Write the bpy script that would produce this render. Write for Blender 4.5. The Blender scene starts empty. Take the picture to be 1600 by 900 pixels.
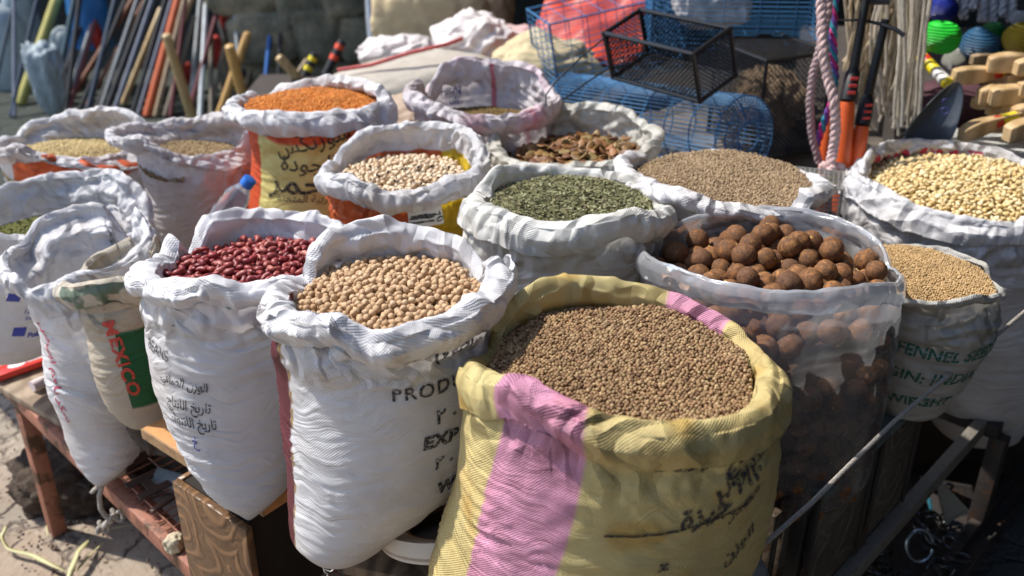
import bpy, bmesh, math, random
import numpy as np
from mathutils import Vector, Matrix

# ------------------------------------------------------------------ camera, sky, sun
C = bpy.context.scene.collection
S = bpy.context.scene
H = 1.5                                   # camera height
PITCH = math.radians(27.3)                # looking down
FPX = 1556.0                              # focal length in pixels of the 1600 px photograph
cam_d = bpy.data.cameras.new('camera'); cam = bpy.data.objects.new('camera', cam_d); C.objects.link(cam)
cam.location = (0, 0, H); cam.rotation_euler = (math.pi/2 - PITCH, 0, 0)
cam_d.sensor_width = 36; cam_d.lens = 36*FPX/1600; cam_d.clip_start = .02; cam_d.clip_end = 200
cam_d.dof.use_dof = True; cam_d.dof.focus_distance = 1.27; cam_d.dof.aperture_fstop = 4.6
S.camera = cam
SUN_EL = 54; SUN_DIR = np.array([-0.95, 0.30])          # where the sun stands, seen in plan
SUN_DIR = SUN_DIR/np.linalg.norm(SUN_DIR)
w = bpy.data.worlds.new('World'); S.world = w; w.use_nodes = True
nt = w.node_tree; bg = nt.nodes['Background']
sky = nt.nodes.new('ShaderNodeTexSky'); sky.sky_type = 'NISHITA'; sky.sun_disc = False
sky.sun_elevation = math.radians(SUN_EL); sky.sun_rotation = math.atan2(SUN_DIR[0], SUN_DIR[1])
nt.links.new(sky.outputs[0], bg.inputs[0]); bg.inputs[1].default_value = 0.15
sl = bpy.data.lights.new('sun', 'SUN'); sl.energy = 3.9; sl.angle = math.radians(1.0); sl.color = (1, .95, .87)
sun = bpy.data.objects.new('sun', sl); C.objects.link(sun); sun.location = (-3, 2, 5)
sv = Vector((SUN_DIR[0]*math.cos(math.radians(SUN_EL)), SUN_DIR[1]*math.cos(math.radians(SUN_EL)), math.sin(math.radians(SUN_EL))))
sun.rotation_euler = sv.to_track_quat('Z', 'Y').to_euler()
S.view_settings.view_transform = 'Standard'; S.view_settings.look = 'None'
S.view_settings.exposure = 0.55; S.view_settings.gamma = 1
S.view_settings.use_curve_mapping = False
S.cycles.max_bounces = 8; S.cycles.transparent_max_bounces = 24; S.cycles.use_denoising = True
S.cycles.sample_clamp_indirect = 6

# ------------------------------------------------------------------ helpers
rng = np.random.default_rng(7)
random.seed(7)
def ray(px, py):
    x = (px-800)/FPX; y = -(py-450)/FPX
    return np.array([x, math.cos(PITCH)+y*math.sin(PITCH), -math.sin(PITCH)+y*math.cos(PITCH)])
def at(px, py, z):                        # point of height z seen there
    d = ray(px, py); return d*((z-H)/d[2]) + [0, 0, H]
def aty(px, py, Y):                       # point at distance Y seen there
    d = ray(px, py); return d*(Y/d[1]) + [0, 0, H]
def proj(P):
    P = np.asarray(P, float); x = P[..., 0]; y = P[..., 1]; z = P[..., 2]-H
    dep = y*math.cos(PITCH) - z*math.sin(PITCH); up = y*math.sin(PITCH)+z*math.cos(PITCH)
    return 800+FPX*x/dep, 450-FPX*up/dep

_perm = np.random.default_rng(3).permutation(256); _perm = np.concatenate([_perm, _perm, _perm])
_grad = np.random.default_rng(4).normal(size=(256, 3)); _grad /= np.linalg.norm(_grad, axis=1)[:, None]
def noise(P):
    P = np.asarray(P, float); i = np.floor(P).astype(int); f = P-i; i &= 255
    u = f*f*f*(f*(f*6-15)+10); out = 0
    for dx in (0, 1):
        for dy in (0, 1):
            for dz in (0, 1):
                g = _grad[_perm[_perm[_perm[(i[..., 0]+dx) & 255]+((i[..., 1]+dy) & 255)]+((i[..., 2]+dz) & 255)]]
                d = f - np.array([dx, dy, dz]); dot = (g*d).sum(-1)
                wgt = (u[..., 0] if dx else 1-u[..., 0])*(u[..., 1] if dy else 1-u[..., 1])*(u[..., 2] if dz else 1-u[..., 2])
                out = out + dot*wgt
    return out*1.6
def fbm(P, o=3):
    r = 0; a = 1
    for k in range(o): r = r+a*noise(P*(2**k)+k*17.3); a *= .5
    return r
def crumple(P, seed, scale):              # piecewise flat facets with sharp creases, like creased cloth
    r = np.random.default_rng(seed); Q = P*scale
    W = np.stack([noise(Q*.5+11), noise(Q*.5+37), noise(Q*.5+71)], -1)*.75
    Q = Q+W; h = 0; tot = 0
    for k in range(6):
        n = r.normal(size=3); n[2] *= .7; n /= np.linalg.norm(n); fr = r.uniform(.35, 1.1)
        x = Q@n*fr + r.uniform(0, 9); t = np.abs(x-np.floor(x+.5))*2
        g = smooth(-.12, .3, noise(Q*.45+k*9.1))          # each set of creases shows only here and there
        h = h+(t-.5)*g/fr*.5
    return (h-h.mean())*.75
def smooth(a, b, x):
    t = np.clip((x-a)/((b-a) if abs(b-a) > 1e-12 else 1e-12), 0, 1); return t*t*(3-2*t)
def lerp(a, b, t): return a+(b-a)*t

MATS = {}
class NT:
    def __init__(s, name):
        s.m = bpy.data.materials.new(name); s.m.use_nodes = True; s.t = s.m.node_tree
        s.b = s.t.nodes['Principled BSDF']; s.out = s.t.nodes['Material Output']; MATS[name] = s.m
    def n(s, kind, **kw):
        nd = s.t.nodes.new('ShaderNode'+kind)
        for k, v in kw.items():
            if k in nd.inputs: nd.inputs[k].default_value = v
            else: setattr(nd, k, v)
        return nd
    def l(s, a, b): s.t.links.new(a, b)
    def math(s, op, a, b=None):
        nd = s.n('Math', operation=op)
        for i, v in enumerate((a, b)):
            if v is None: continue
            if isinstance(v, (int, float)): nd.inputs[i].default_value = v
            else: s.l(v, nd.inputs[i])
        return nd.outputs[0]
    def mixc(s, fac, a, b, mode='MIX'):
        nd = s.n('Mix', data_type='RGBA', blend_type=mode)
        for i, v in ((0, fac), (6, a), (7, b)):
            if isinstance(v, (int, float)): nd.inputs[i].default_value = v
            elif isinstance(v, tuple): nd.inputs[i].default_value = (*v[:3], 1)
            else: s.l(v, nd.inputs[i])
        return nd.outputs[2]
    def ramp(s, fac, stops):
        nd = s.n('ValToRGB'); cr = nd.color_ramp
        while len(cr.elements) < len(stops): cr.elements.new(.5)
        for e, (p, c) in zip(cr.elements, stops): e.position = p; e.color = (*c, 1)
        s.l(fac, nd.inputs[0]); return nd.outputs[0]
    def noise(s, scale, detail=4, rough=.6, coord='Object', vec=None):
        if vec is None: vec = s.n('TexCoord').outputs[coord]
        nd = s.n('TexNoise', Scale=scale, Detail=detail, Roughness=rough); s.l(vec, nd.inputs['Vector']); return nd.outputs['Fac']
    def bump(s, h, dist, strength=1., prev=None):
        nd = s.n('Bump', Strength=strength, Distance=dist); s.l(h, nd.inputs['Height'])
        if prev is not None: s.l(prev, nd.inputs['Normal'])
        return nd.outputs[0]

def simple(name, col, rough=.6, metal=0., var=.25, scale=20, spec=.5, bump=.0, coat=0, dirt=None):
    if name in MATS: return MATS[name]
    m = NT(name); f = m.noise(scale, 5, .65)
    c = m.ramp(f, [(.3, tuple(x*(1-var) for x in col)), (.7, tuple(min(1, x*(1+var)) for x in col))])
    if dirt: c = m.mixc(m.ramp(m.noise(scale*.35, 6, .7), [(.48, (0, 0, 0)), (.62, (1, 1, 1))]), c, dirt)
    m.l(c, m.b.inputs['Base Color']); m.b.inputs['Roughness'].default_value = rough
    m.b.inputs['Metallic'].default_value = metal; m.b.inputs['Specular IOR Level'].default_value = spec
    m.b.inputs['Coat Weight'].default_value = coat
    if bump: m.l(m.bump(m.noise(scale*2.5, 6, .7), bump), m.b.inputs['Normal'])
    return m.m

def fabric(name, weave=.0037, bumpd=.00032, transl=.12, rough=.5, dirty=.17, tint=(.62, .5, .36), crease=.011, wrink=.010):
    m = NT(name)
    at_ = m.n('Attribute', attribute_name='Col'); uv = m.n('UVMap').outputs[0]
    sp = m.n('SeparateXYZ'); m.l(uv, sp.inputs[0]); k = 2*math.pi/weave
    su = m.math('SINE', m.math('MULTIPLY', sp.outputs[0], k)); sv_ = m.math('SINE', m.math('MULTIPLY', sp.outputs[1], k))
    wv = m.math('MULTIPLY', su, sv_)
    d = m.noise(7, 6, .65); dm = m.ramp(d, [(.46, (0, 0, 0)), (.75, (dirty*2.6,)*3)])
    col = m.mixc(dm, at_.outputs[0], tint, 'MULTIPLY')
    wc = m.math('ADD', m.math('MULTIPLY', wv, .10), .93)
    hs = m.mixc(1., col, wc, 'MULTIPLY')
    m.l(hs, m.b.inputs['Base Color']); m.b.inputs['Roughness'].default_value = rough
    m.b.inputs['Specular IOR Level'].default_value = .35
    b1 = m.bump(wv, bumpd); b2 = m.bump(m.noise(55, 5, .7), .0016, 1., b1)
    vo = m.n('TexVoronoi', feature='DISTANCE_TO_EDGE', Scale=26.); 
    wn = m.n('TexNoise', Scale=9., Detail=2.); tc = m.n('TexCoord').outputs['Object']; m.l(tc, wn.inputs['Vector'])
    vv = m.n('VectorMath', operation='ADD'); m.l(tc, vv.inputs[0])
    sc_ = m.n('VectorMath', operation='SCALE'); m.l(wn.outputs['Color'], sc_.inputs[0]); sc_.inputs['Scale'].default_value = .12
    m.l(sc_.outputs[0], vv.inputs[1]); m.l(vv.outputs[0], vo.inputs['Vector'])
    b3 = m.bump(m.math('MINIMUM', vo.outputs['Distance'], .12), .004, .55, b2)
    # creases: sharp triangular folds in a few directions, present only in places
    hsum = None
    for k, (ax, s_, rot) in enumerate((('X', 5.5, (.3, .5, .2)), ('Z', 7.5, (.9, -.4, .7)), ('Y', 10.5, (-.6, .8, -.9)), ('X', 15., (1.2, .2, 1.4)))):
        mp = m.n('Mapping'); mp.inputs['Rotation'].default_value = rot; m.l(vv.outputs[0], mp.inputs[0])
        wv_ = m.n('TexWave', bands_direction=ax, wave_profile='TRI', Scale=s_, Distortion=4., Detail=1.5); wv_.inputs['Detail Scale'].default_value = .7; m.l(mp.outputs[0], wv_.inputs['Vector'])
        g_ = m.ramp(m.noise(5.5+k*2.3, 2, .5), [(.38, (0, 0, 0)), (.58, (1, 1, 1))]); t_ = m.math('MULTIPLY', m.math('MULTIPLY', wv_.outputs['Fac'], g_), (6. if k < 3 else 1.2)/s_)
        hsum = t_ if hsum is None else m.math('ADD', hsum, t_)
    cz = m.n('Attribute', attribute_name='Crease'); b4 = m.bump(m.math('MULTIPLY', hsum, cz.outputs['Fac']), crease, 1., b3); b3 = b4
    # long slack wrinkles lying level around the sack
    mp = m.n('Mapping'); mp.inputs['Scale'].default_value = (4, 4, 46); m.l(vv.outputs[0], mp.inputs[0]); wn_ = m.n('TexNoise', Scale=1., Detail=3., Roughness=.55); m.l(mp.outputs[0], wn_.inputs['Vector'])
    rd = m.math('ABSOLUTE', m.math('SUBTRACT', wn_.outputs['Fac'], .5)); b3 = m.bump(m.math('MULTIPLY', rd, m.math('SUBTRACT', 1.1, cz.outputs['Fac'])), wrink, 1., b4)
    m.l(b3, m.b.inputs['Normal'])
    tr = m.n('BsdfTranslucent'); m.l(hs, tr.inputs[0]); m.l(b3, tr.inputs['Normal'])
    mx = m.n('MixShader'); mx.inputs[0].default_value = transl
    m.l(m.b.outputs[0], mx.inputs[1]); m.l(tr.outputs[0], mx.inputs[2]); m.l(mx.outputs[0], m.out.inputs[0])
    return m.m

def mesh_obj(name, V, F, mat=None, parent=None, smooth_=True, col=None, uv=None, loops=None):
    me = bpy.data.meshes.new(name); V = np.asarray(V, np.float32)
    if isinstance(F, np.ndarray):
        n, k = F.shape
        me.vertices.add(len(V)); me.vertices.foreach_set('co', V.ravel())
        me.loops.add(n*k); me.loops.foreach_set('vertex_index', F.ravel().astype(np.int32))
        me.polygons.add(n); me.polygons.foreach_set('loop_start', np.arange(0, n*k, k, dtype=np.int32))
        me.update(calc_edges=True)
    else: me.from_pydata([tuple(map(float, v)) for v in V], [], [tuple(map(int, f)) for f in F]); me.update()
    if smooth_: me.polygons.foreach_set('use_smooth', np.ones(len(me.polygons), bool))
    if col is not None:
        a = me.color_attributes.new('Col', 'FLOAT_COLOR', 'POINT')
        a.data.foreach_set('color', np.concatenate([col, np.ones((len(col), 1))], 1).astype(np.float32).ravel())
    if uv is not None:
        ul = me.uv_layers.new(name='UVMap'); idx = np.empty(len(me.loops), np.int32); me.loops.foreach_get('vertex_index', idx)
        ul.data.foreach_set('uv', np.asarray(uv, np.float32)[idx].ravel())
    if mat: me.materials.append(mat)
    o = bpy.data.objects.new(name, me); C.objects.link(o)
    if parent is not None: o.parent = parent
    return o
def local(o):                              # move an object's origin to its base (top-level meshes)
    n = len(o.data.vertices); a = np.empty(n*3, np.float32); o.data.vertices.foreach_get('co', a); a = a.reshape(-1, 3)
    c = (a.min(0)+a.max(0))/2; c[2] = a[:, 2].min(); o.data.vertices.foreach_set('co', (a-c).ravel()); o.data.update()
    o.location = c; return o
def tag(o, label=None, cat=None, group=None, kind=None):
    if label: o['label'] = label
    if cat: o['category'] = cat
    if group: o['group'] = group
    if kind: o['kind'] = kind
    return o
def empty(name, loc, label, cat, group=None):
    e = bpy.data.objects.new(name, None); C.objects.link(e); e.location = tuple(map(float, loc)); e.empty_display_size = .05
    return tag(e, label, cat, group)
def adopt(o, e):                           # child built in world coordinates
    o.parent = e; o.matrix_parent_inverse = Matrix.Translation(e.location).inverted(); return o

class MB:                                  # collects shapes into one mesh
    def __init__(s): s.V = []; s.F = []; s.n = 0
    def add(s, V, F):
        V = np.asarray(V, float); s.V.append(V); s.F += [tuple(i+s.n for i in f) for f in F]; s.n += len(V); return s
    def box(s, c, size, rz=0, rot=None, bev=.0):
        x, y, z = np.array(size)/2; b = min(bev, x*.9, y*.9, z*.9)
        if b <= 0:
            V = np.array([(i*x, j*y, k*z) for k in (-1, 1) for j in (-1, 1) for i in (-1, 1)], float)
            F = [(0, 2, 3, 1), (4, 5, 7, 6), (0, 1, 5, 4), (2, 6, 7, 3), (0, 4, 6, 2), (1, 3, 7, 5)]
        else:
            bm = bmesh.new(); bmesh.ops.create_cube(bm, size=1)
            for v in bm.verts: v.co = Vector((v.co.x*2*x, v.co.y*2*y, v.co.z*2*z))
            bmesh.ops.bevel(bm, geom=bm.edges[:], offset=b, segments=2, affect='EDGES', profile=.5)
            bm.verts.index_update(); V = np.array([v.co[:] for v in bm.verts]); F = [tuple(v.index for v in f.verts) for f in bm.faces]; bm.free()
        R = np.array(rot.to_3x3() if rot is not None else Matrix.Rotation(rz, 3, 'Z'))
        return s.add(V@R.T+np.array(c), F)
    def tube(s, pts, r, seg=8, cap=True, closed=False):
        P = np.array(pts, float); n = len(P); r = np.broadcast_to(np.asarray(r, float), (n,)) if np.ndim(r) < 2 else r
        T = np.roll(P, -1, 0)-np.roll(P, 1, 0) if closed else np.gradient(P, axis=0)
        T /= np.linalg.norm(T, axis=1)[:, None]+1e-12
        up = np.array([0, 0, 1.]) if abs(T[0][2]) < .9 else np.array([1., 0, 0])
        V = []; N = np.cross(T[0], up); N /= np.linalg.norm(N)
        for i in range(n):
            N = N-T[i]*(N@T[i]); N /= np.linalg.norm(N)+1e-12; B = np.cross(T[i], N)
            a = np.arange(seg)*2*math.pi/seg
            V.append(P[i]+r[i]*(np.cos(a)[:, None]*N+np.sin(a)[:, None]*B))
        F = []
        for i in range(n if closed else n-1):
            j = (i+1) % n
            for k in range(seg): F.append((i*seg+k, i*seg+(k+1) % seg, j*seg+(k+1) % seg, j*seg+k))
        if cap and not closed: F += [tuple(range(seg))[::-1], tuple((n-1)*seg+k for k in range(seg))]
        return s.add(np.concatenate(V), F)
    def lathe(s, prof, c, seg=32, rot=None, sx=1, sy=1):
        a = np.arange(seg)*2*math.pi/seg; V = np.concatenate([np.stack([r*np.cos(a)*sx, r*np.sin(a)*sy, np.full(seg, z)], 1) for r, z in prof])
        F = [(i*seg+k, i*seg+(k+1) % seg, (i+1)*seg+(k+1) % seg, (i+1)*seg+k) for i in range(len(prof)-1) for k in range(seg)]
        if rot is not None: V = V@np.array(rot.to_3x3()).T
        return s.add(V+np.array(c), F)
    def build(s, name, mat, parent=None, smooth_=True, top=False):
        o = mesh_obj(name, np.concatenate(s.V), s.F, mat, None, smooth_)
        if parent is not None: adopt(o, parent)
        if top: local(o)
        if smooth_:
            try: o.data.set_sharp_from_angle(angle=math.radians(40))
            except Exception: pass
        return o

# ------------------------------------------------------------------ materials of the goods
WHITE = (.85, .84, .86)
M_white = fabric('white_woven_plastic', transl=.2)
M_thin = fabric('thin_woven_plastic', transl=.3, rough=.42, bumpd=.0003)
M_yellow = fabric('yellow_woven_plastic', weave=.0033, bumpd=.00042, dirty=.22, tint=(.75, .5, .3), transl=.1)
M_jute = fabric('jute_weave', weave=.0034, bumpd=.0005, dirty=.2, transl=.03)
def print_mat(name, col, wear=.5):
    m = NT(name); m.b.inputs['Base Color'].default_value = (*col, 1); m.b.inputs['Roughness'].default_value = .7
    f = m.noise(300, 5, .75); f = m.ramp(f, [(wear-.10, (0, 0, 0)), (wear+.02, (.95,)*3)])
    tr = m.n('BsdfTransparent'); mx = m.n('MixShader'); m.l(f, mx.inputs[0]); m.l(tr.outputs[0], mx.inputs[1]); m.l(m.b.outputs[0], mx.inputs[2])
    m.l(mx.outputs[0], m.out.inputs[0]); return m.m
INK = print_mat('black_ink', (.02, .02, .022), .47)
INK_F = print_mat('faded_black_ink', (.03, .03, .04), .5)
INK_R = print_mat('red_ink', (.55, .06, .04), .45)
INK_P = print_mat('crimson_ink', (.50, .03, .09), .42)
INK_B = print_mat('blue_ink', (.03, .04, .32), .40)
INK_G = print_mat('green_ink', (.01, .13, .09), .49)
INK_W = print_mat('pale_ink', (.8, .75, .7), .42)

# ------------------------------------------------------------------ sacks
class Sack:
    """A sack with its top rolled outward. The rim runs through the given points; body rows give the width at several heights."""
    def __init__(s, cpix, z0, Y, R, rim, body, cuff=.05, cuff_back=None, roll=.012, zb=None, n=360, mat=None, color=None,
                 seed=1, wr=.0020, cr=.008, asp=1., name='sack', label='', group=None, hem_gap=.006, bulge=.008,
                 zpin=.06, rh=.018, body_dy=0., lean=0., hang=.0, crs=14., bodycr=.003, wfreq=84, tip=0):
        s.seed = seed; s.n = n; s.cy = Y; c = aty(cpix, 450, Y); s.cx = c[0]
        # --- rim
        pts = []
        for p in rim:
            best = None
            for dz in np.linspace(-zpin, zpin, 61):
                q = at(p[0], p[1], z0+dz); d = math.hypot(q[0]-s.cx, q[1]-s.cy)
                cost = abs(d-R)/R+abs(dz)*2.2
                if best is None or cost < best[0]: best = (cost, q, d)
            q = best[1]; pts.append((math.atan2(q[1]-s.cy, q[0]-s.cx), best[2], q[2], p[2] if len(p) > 2 else -1))
        pts.sort(); A = np.array(pts); th = np.linspace(-math.pi, math.pi, n, endpoint=False); s.th = th
        def per(col):
            x = np.concatenate([A[:, 0]-2*math.pi, A[:, 0], A[:, 0]+2*math.pi]); y = np.tile(A[:, col], 3)
            v = np.interp(th, x, y); k = max(3, n//70); ker = np.hanning(k*2+1); ker /= ker.sum()
            return np.convolve(np.concatenate([v[-k:], v, v[:k]]), ker, 'valid')
        s.rr = per(1); s.rz = per(2)
        circ = np.stack([np.cos(th)*R, np.sin(th)*R, np.full(n, seed*3.3)], 1)
        s.rr = s.rr+.007*crumple(circ, seed+5, 13)*cr/.008; s.rz = s.rz+.007*crumple(circ+5, seed+6, 13)*cr/.008+.0025*noise(circ*40)
        roll = roll*.62; rho = roll*(1+.30*noise(circ*14)+.25*noise(circ*37+3)); rho = np.clip(rho, roll*.4, roll*1.8)*(1+1.1*smooth(-.2, .9, np.sin(th)))
        back = (np.sin(th)+1)/2
        L = cuff if cuff_back is None else lerp(cuff, cuff_back, smooth(.35, .8, back))
        L = L*(1+.22*noise(circ*9+9)+.10*noise(circ*23+2))
        if np.any(A[:, 3] > 0): L = np.where(per(3) > 0, per(3), L)
        sb = np.sin(th); rhi = rh*np.where(sb < 0, 1-.45*smooth(.3, 1, -sb), 1-.30*smooth(.1, .85, sb))*(1+.28*noise(circ*10+31)); rho_out = rh*np.where(sb < 0, .62+.1*smooth(0, 1, -sb), .62-.30*smooth(0, 1, sb))*(1+.28*noise(circ*11+57))
        s.rhi = rhi
        # --- body sections
        sec = []
        for (py, xl, xr) in body:
            a = aty(xl, py, Y+body_dy); b = aty(xr, py, Y+body_dy); Yr = Y-lean*max(0, R-(b[0]-a[0])/2); a = aty(xl, py, Yr); b = aty(xr, py, Yr); sec.append((a[2], (a[0]+b[0])/2, (b[0]-a[0])/2))
        sec.sort(); sec = np.array(sec); s.zb = sec[0][0] if zb is None else zb
        s.sec = sec; s.asp = asp; s.R = R
        ztop = sec[-1][0]
        cth, sth = np.cos(th), np.sin(th)
        def body_r(z):                      # z: (rows, n) -> centre x and radius
            a = np.interp(z, sec[:, 0], sec[:, 2]); xc = np.interp(z, sec[:, 0], sec[:, 1])-s.cx
            b = np.minimum(a*asp, R*1.05)
            r = a*b/np.sqrt((b*cth)**2+(a*sth)**2)
            x = xc+r*cth; y = r*sth-lean*np.maximum(0, R-a)
            return x, y
        s.body_r = body_r
        nb = 104 if n >= 300 else 70
        t = np.linspace(0, 1, nb)[:, None]
        zin = s.rz-rho
        Z = s.zb+(zin-s.zb)*t
        bx, by = body_r(Z)
        rin = s.rr-rhi
        bl = smooth(0, 1, (Z-(zin-L*.95))/(L*.62))
        X = lerp(bx, rin*cth, bl); Y_ = lerp(by, rin*sth, bl)
        # rounded bottom
        rb = smooth(0, 1, 1) ; br = np.sqrt(np.clip(1-(1-np.clip((Z-s.zb)/.022, 0, 1))**2, 0, 1)); xb0, yb0 = body_r(np.full((1, n), s.zb))
        cx0 = xb0.mean(); cy0 = yb0.mean()
        br = .80+.20*br
        X = cx0*(1-br)+X*br; Y_ = cy0*(1-br)+Y_*br
        rows = [np.stack([X, Y_, Z], -1)]
        s.nb = nb; s.t_in = zin
        # bottom cap rings
        cap = []
        for q in np.linspace(.05, .97, 7):
            cap.append(np.stack([cx0+(X[0]-cx0)*q, cy0+(Y_[0]-cy0)*q, Z[0]-.0*q], -1))
        cap = np.array(cap)
        # roll
        ph = np.linspace(math.pi, 0, 12)[1:, None]
        cp = np.cos(ph); rx = s.rr+np.where(cp < 0, rhi, rho_out)*cp; pw = np.clip(1.5+1.6*noise(circ*12+91), 1.05, 3.); rz = s.rz-rho+rho*(1-np.abs(cp)**pw)
        roll_ = np.stack([rx*cth, rx*sth, rz+0*rx], -1)
        # cuff
        nc = 40 if n >= 300 else 28
        q = np.linspace(0, 1, nc+1)[1:, None]
        cz = s.rz-rho-L*q
        hx, hy = body_r(np.minimum(cz, zin)); hb = 0
        hr = np.hypot(hx, hy); gap = hem_gap*(1.2+.8*noise(circ*11+4))
        out = s.rr+rho_out
        f = q**1.5; pk = np.clip(np.minimum(q/.38, (1-q)/.62), 0, 1); pk = pk*(1.6-.6*pk)
        rad = lerp(out, np.maximum(hr+gap, 0), f)+bulge*pk*(1+.9*noise(circ*8))
        ang_x = np.where(hr > 1e-5, hx/np.maximum(hr, 1e-5), cth); ang_y = np.where(hr > 1e-5, hy/np.maximum(hr, 1e-5), sth)
        ux = lerp(cth, ang_x, f); uy = lerp(sth, ang_y, f)
        cuff_ = np.stack([rad*ux, rad*uy, cz+0*rad], -1)
        # hem turned in a little
        e1 = cuff_[-1].copy(); e1[:, 0] -= .003*cth; e1[:, 1] -= .003*sth; e1[:, 2] += .004
        G = np.concatenate([cap, rows[0], roll_, cuff_, e1[None]], 0)
        s.r0 = len(cap); nr = len(G)
        G[..., 0] += s.cx; G[..., 1] += s.cy
        zone = np.concatenate([np.zeros(len(cap)), np.zeros(nb), np.ones(len(roll_)), np.full(nc+1, 2)])
        s.zone = zone
        # --- displacement
        def normals(G):
            du = np.roll(G, -1, 1)-np.roll(G, 1, 1); dv = np.gradient(G, axis=0)
            N = np.cross(du, dv); return N/(np.linalg.norm(N, axis=-1, keepdims=True)+1e-12)
        N = normals(G)
        off = np.array([seed*1.7, seed*.9, seed*2.3])
        Q = G+off
        tb = np.zeros((nr, n)); tb[s.r0:s.r0+nb] = t; tb[s.r0+nb:] = 1
        fine = Q*[6.5, 6.5, wfreq]; fine[..., 2] += 3.6*noise(Q*6)
        wrk = 1-np.abs(noise(fine))*2; wrk2 = noise(Q*[14, 14, wfreq*1.9]+5)
        msk = .35+.9*smooth(-.25, .35, noise(Q*7+50))
        low = smooth(0, .08, tb)*(1-smooth(.80, .97, tb))
        db = 1.6*(wr*wrk+wr*.5*wrk2)*msk*low + .010*noise(Q*[5, 5, 7]+20)*low + bodycr*crumple(Q, seed, 12)*smooth(.3, .9, tb)
        arc = np.zeros((nr, n)); arc[1:] = np.cumsum(np.linalg.norm(np.diff(G, axis=0), axis=-1), 0); s.arc = arc
        Qc = Q.copy(); cz_ = (zone == 2)[:, None]
        Qc[..., 2] += np.where(zone[:, None] > 0, arc*.6, 0)
        dc = cr*.65*crumple(Qc, seed+1, crs)+cr*.80*crumple(Qc, seed+2, crs*2.5)+cr*.34*crumple(Qc, seed+3, crs*5)
        amp = np.where(zone == 1, .55, np.where(zone == 2, 1., 0))[:, None]
        amp = amp+np.where((zone == 0)[:, None], smooth(.66, .9, tb)*1.25, 0)
        D = db*(zone == 0)[:, None]+dc*amp
        # outward on the body is +; N may point in: orient body normals outward
        sgn = np.sign(((N[s.r0+nb//2, :, 0]*cth+N[s.r0+nb//2, :, 1]*sth)).mean()); N = N*sgn
        D[zone == 2] *= -1
        # pinched tucks running over the rim
        rp = np.random.default_rng(seed+900); D2 = np.zeros((nr, n)); arcl = (arc-arc[s.r0+nb-1][None])
        for k in range(rp.integers(8, 12)):
            t0 = rp.uniform(-math.pi, math.pi); sh = rp.uniform(-9, 9); wd = rp.uniform(.05, .14); am = rp.uniform(.3, 1)*cr*.75; side = rp.uniform(.25, .5)
            dt = (th[None]-t0-sh*arcl+math.pi) % (2*math.pi)-math.pi
            pl = np.where(dt > 0, np.exp(-dt/wd), np.exp(dt/(wd*side)))*am
            D2 -= pl*np.exp(-((arcl-rp.uniform(-.01, .04))/.035)**2)
        D2 *= np.where(zone == 0, smooth(.6, .9, tb[:, 0]), 1)[:, None]
        D3 = D2.copy(); D3[zone == 0] *= -.5; D3[zone == 1] *= .8; D = D+D3
        G2 = G+N*D[..., None]
        # tie puckers under the cuff
        s.G = G2; s.N = normals(G2)*sgn
        s.Gn = s.G[s.r0:s.r0+nb]; s.Nn = s.N[s.r0:s.r0+nb]
        idx = np.arange(nr*n).reshape(nr, n)
        a = idx[:-1]; b = np.roll(idx, -1, 1)[:-1]; c_ = np.roll(idx, -1, 1)[1:]; d = idx[1:]
        F = np.stack([a, b, c_, d], -1).reshape(-1, 4)
        thg = np.broadcast_to(np.degrees(th), (nr, n)); zn = np.broadcast_to(zone[:, None], (nr, n))
        sarc = arc-arc[s.r0+nb-1][None]      # distance past the rim's inner edge
        Cc = np.ones((nr, n, 3))*np.array(WHITE)
        if color: Cc = color(Cc, thg, G, zn, sarc, s)
        self_cr = np.where(zn == 0, smooth(-.10, -.06, sarc)*.9+.12, 1.)
        uv = np.stack([np.broadcast_to((th+math.pi)*R, (nr, n)), arc], -1)
        root = empty(name, (s.cx+cx0, s.cy+cy0, s.zb), label, 'sack', group)
        o = mesh_obj('cloth', G2.reshape(-1, 3), F, mat or M_white, None, True, Cc.reshape(-1, 3), uv.reshape(-1, 2)); adopt(o, root)
        a_ = o.data.attributes.new('Crease', 'FLOAT', 'POINT'); a_.data.foreach_set('value', self_cr.astype(np.float32).ravel())
        s.root = root; s.cloth = o
    def wall(s, th, z):                     # radius of the wall at angle th (rad) and height z
        ti = np.interp(th, np.append(s.th, math.pi), np.append(s.t_in, s.t_in[0]))
        t = np.clip((z-s.zb)/(ti-s.zb), 0, 1); r = t*(s.nb-1); c = (np.asarray(th)+math.pi)/(2*math.pi)*s.n
        i = np.clip(np.round(r).astype(int), 0, s.nb-1); j = np.round(c).astype(int) % s.n
        P = s.Gn[i, j]; return np.hypot(P[..., 0]-s.cx, P[..., 1]-s.cy)
    def surf(s, th, z, off):
        ti = np.interp(th, np.append(s.th, math.pi), np.append(s.t_in, s.t_in[0]))
        t = np.clip((z-s.zb)/(ti-s.zb), 0, 1)*(s.nb-1); c = (np.asarray(th)+math.pi)/(2*math.pi)*s.n
        i = np.clip(np.floor(t).astype(int), 0, s.nb-2); fi = (t-i)[..., None]; j = np.floor(c).astype(int); fj = (c-j)[..., None]; j %= s.n; j2 = (j+1) % s.n
        def g(A): return (A[i, j]*(1-fi)+A[i+1, j]*fi)*(1-fj)+(A[i, j2]*(1-fi)+A[i+1, j2]*fi)*fj
        return g(s.Gn)+off*g(s.Nn)
    def find(s, px, py, inner=False):       # which spot of the wall is seen there
        x, y = proj(s.Gn); d = np.hypot(x-px, y-py)
        fac = (s.Nn*(np.array([0, 0, H])-s.Gn)).sum(-1)
        d = d+np.where((fac < 0) != inner, 1e4, 0); i, j = np.unravel_index(np.argmin(d), d.shape)
        return s.th[j], s.zb+(s.t_in[j]-s.zb)*i/(s.nb-1)
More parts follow.
